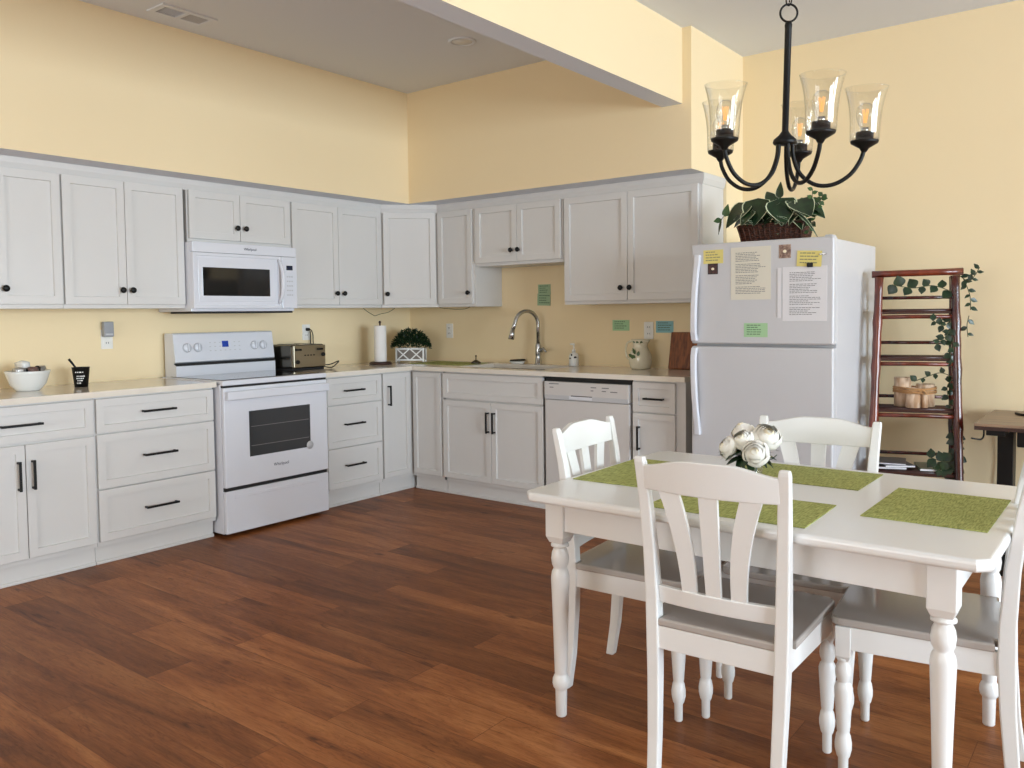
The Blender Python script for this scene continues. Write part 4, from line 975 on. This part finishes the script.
# magazines on the bottom shelf
for k, (lab, x, y, z, w, d, h, ro, m) in enumerate((('dark magazine at the bottom of the left pile on the lowest shelf', -.13, .0, .4335, .15, .22, .012, .1, BROWN), ('grey magazine in the middle of the left pile', -.10, -.01, .446, .15, .21, .010, .25, MAGZ), ('blue-grey magazine on top of the left pile', -.11, -.0, .4565, .14, .20, .008, -.1, MAGZ), ('green-covered magazine lying alone on the right of the lowest shelf', .10, -.01, .4335, .17, .21, .012, .05, MAGG))):
    o = thing('magazine', lab, 'magazine', lp(x, y, z), LDA+ro, 'magazines on the lowest shelf')
    MB().box(-w/2, w/2, -d/2, d/2, .001, h-.001).build('pages', PAPER, o); MB().box(-w/2-.001, w/2, -d/2-.001, d/2+.001, h-.001, h, 0).box(-w/2-.001, w/2, -d/2-.001, d/2+.001, 0, .001).box(-w/2-.002, -w/2, -d/2, d/2, 0, h).build('cover', m, o)
# ivy garlands on the ladder
def garland(label, strands, size, wid=.85):
    mb = MB()
    for pts, n in strands: sprig(mb, [lp(*q) for q in pts], n, size, wid=wid, r=.0022)
    o = mb.build('ivy_garland', [LEAF, STEM]); tag(o, label, 'garland', 'ivy on the ladder shelf'); return o
garland('round-leaved vine hanging across the top opening of the ladder shelf', [([(.18, -.05, 1.37), (.08, -.06, 1.41), (-.02, -.06, 1.40), (-.12, -.06, 1.42)], 9)], .052, 1.0)
garland('ivy spray at the ladder\'s right post around the two top shelves', [([(.20, -.0, 1.47), (.24, -.07, 1.43), (.27, -.07, 1.46), (.29, -.07, 1.50)], 7), ([(.22, -.03, 1.45), (.245, -.08, 1.36), (.25, -.08, 1.28)], 7), ([(.245, -.07, 1.25), (.235, -.08, 1.20), (.24, -.08, 1.14)], 3)], .036, .6)
garland('leafy ivy clump hanging under the top shelf inside the right post', [([(.17, -.06, 1.25), (.13, -.08, 1.20), (.07, -.09, 1.23)], 8), ([(.18, -.05, 1.22), (.14, -.09, 1.15), (.09, -.10, 1.10)], 9), ([(.18, -.05, 1.2), (.16, -.09, 1.08), (.165, -.09, .98)], 9), ([(.19, -.05, 1.2), (.17, -.09, 1.12), (.18, -.09, 1.02)], 8)], .036)
garland('thin ivy spray reaching left above the birch log cups', [([(.19, -.03, .92), (.12, -.06, .95), (.05, -.08, .93), (-.01, -.09, .905)], 6), ([(.19, -.03, .93), (.15, -.06, .88), (.16, -.06, .80), (.18, -.06, .72)], 10)], .034)
garland('ivy trailing down along the right post of the ladder between the lower shelves', [([(.20, -.03, .68), (.185, -.08, .58), (.19, -.09, .46)], 12), ([(.20, -.03, .62), (.205, -.08, .52), (.185, -.10, .42), (.14, -.12, .37)], 12)], .04)
garland('dark ivy clump beside the green magazine on the lowest shelf', [([(.19, -.10, .50), (.13, -.13, .49), (.06, -.12, .51)], 6), ([(.18, -.10, .47), (.14, -.12, .45), (.10, -.13, .445)], 8)], .05)

# ------------------------------------------------------------ desk at the right edge
d = thing('standing_desk', 'wood-topped standing desk with a black metal frame at the right edge', 'desk', (4.24, -.445, 0))
MB().box(0, 1.3, 0, .66, .718, .732, .002).build('desk_top', DESKT, d); MB().box(.002, 1.298, .002, .658, .700, .718).build('edge_band', BROWN, d)
mb = MB().box(.06, 1.24, .30, .37, .668, .700, .003)
mb.box(.05, .13, .02, .64, .674, .700, .003); mb.box(1.17, 1.25, .02, .64, .674, .700, .003); mb.build('frame', BLK, d)
for x in (.068, 1.16):
    mb = MB().box(x, x+.070, .26, .37, .32, .672, .003).box(x+.008, x+.062, .27, .36, .02, .34, .003); mb.build('column', BLK, d)
    MB().box(x+.0, x+.07, .0, .62, 0, .03, .006).build('foot', BLK, d)
MB().box(.17, .32, .10, .32, .615, .700, .006).build('motor_box', BLK, d)
MB().tube([(.035, .06, .700), (.035, .06, .665), (.03, .0, .655), (-.005, -.03, .662)], .004, n=8, sub=4).build('headphone_hook', BLK, d)
tag(MB().tube([(4.36, .05, .738), (4.40, -.02, .738), (4.46, -.0, .738), (4.52, -.08, .738), (4.62, 0, .738)], .006, n=8, sub=6).build('desk_cable', BLK), 'black cable lying on top of the standing desk', 'cord')
tag(MB().tube([(4.262, .225, .69), (4.27, .24, .5), (4.255, .245, .3), (4.26, .245, .12), (4.3, .24, .01)], .004, n=8, sub=5).build('power_cord', APPL2), 'grey cord hanging behind the standing desk', 'cord')
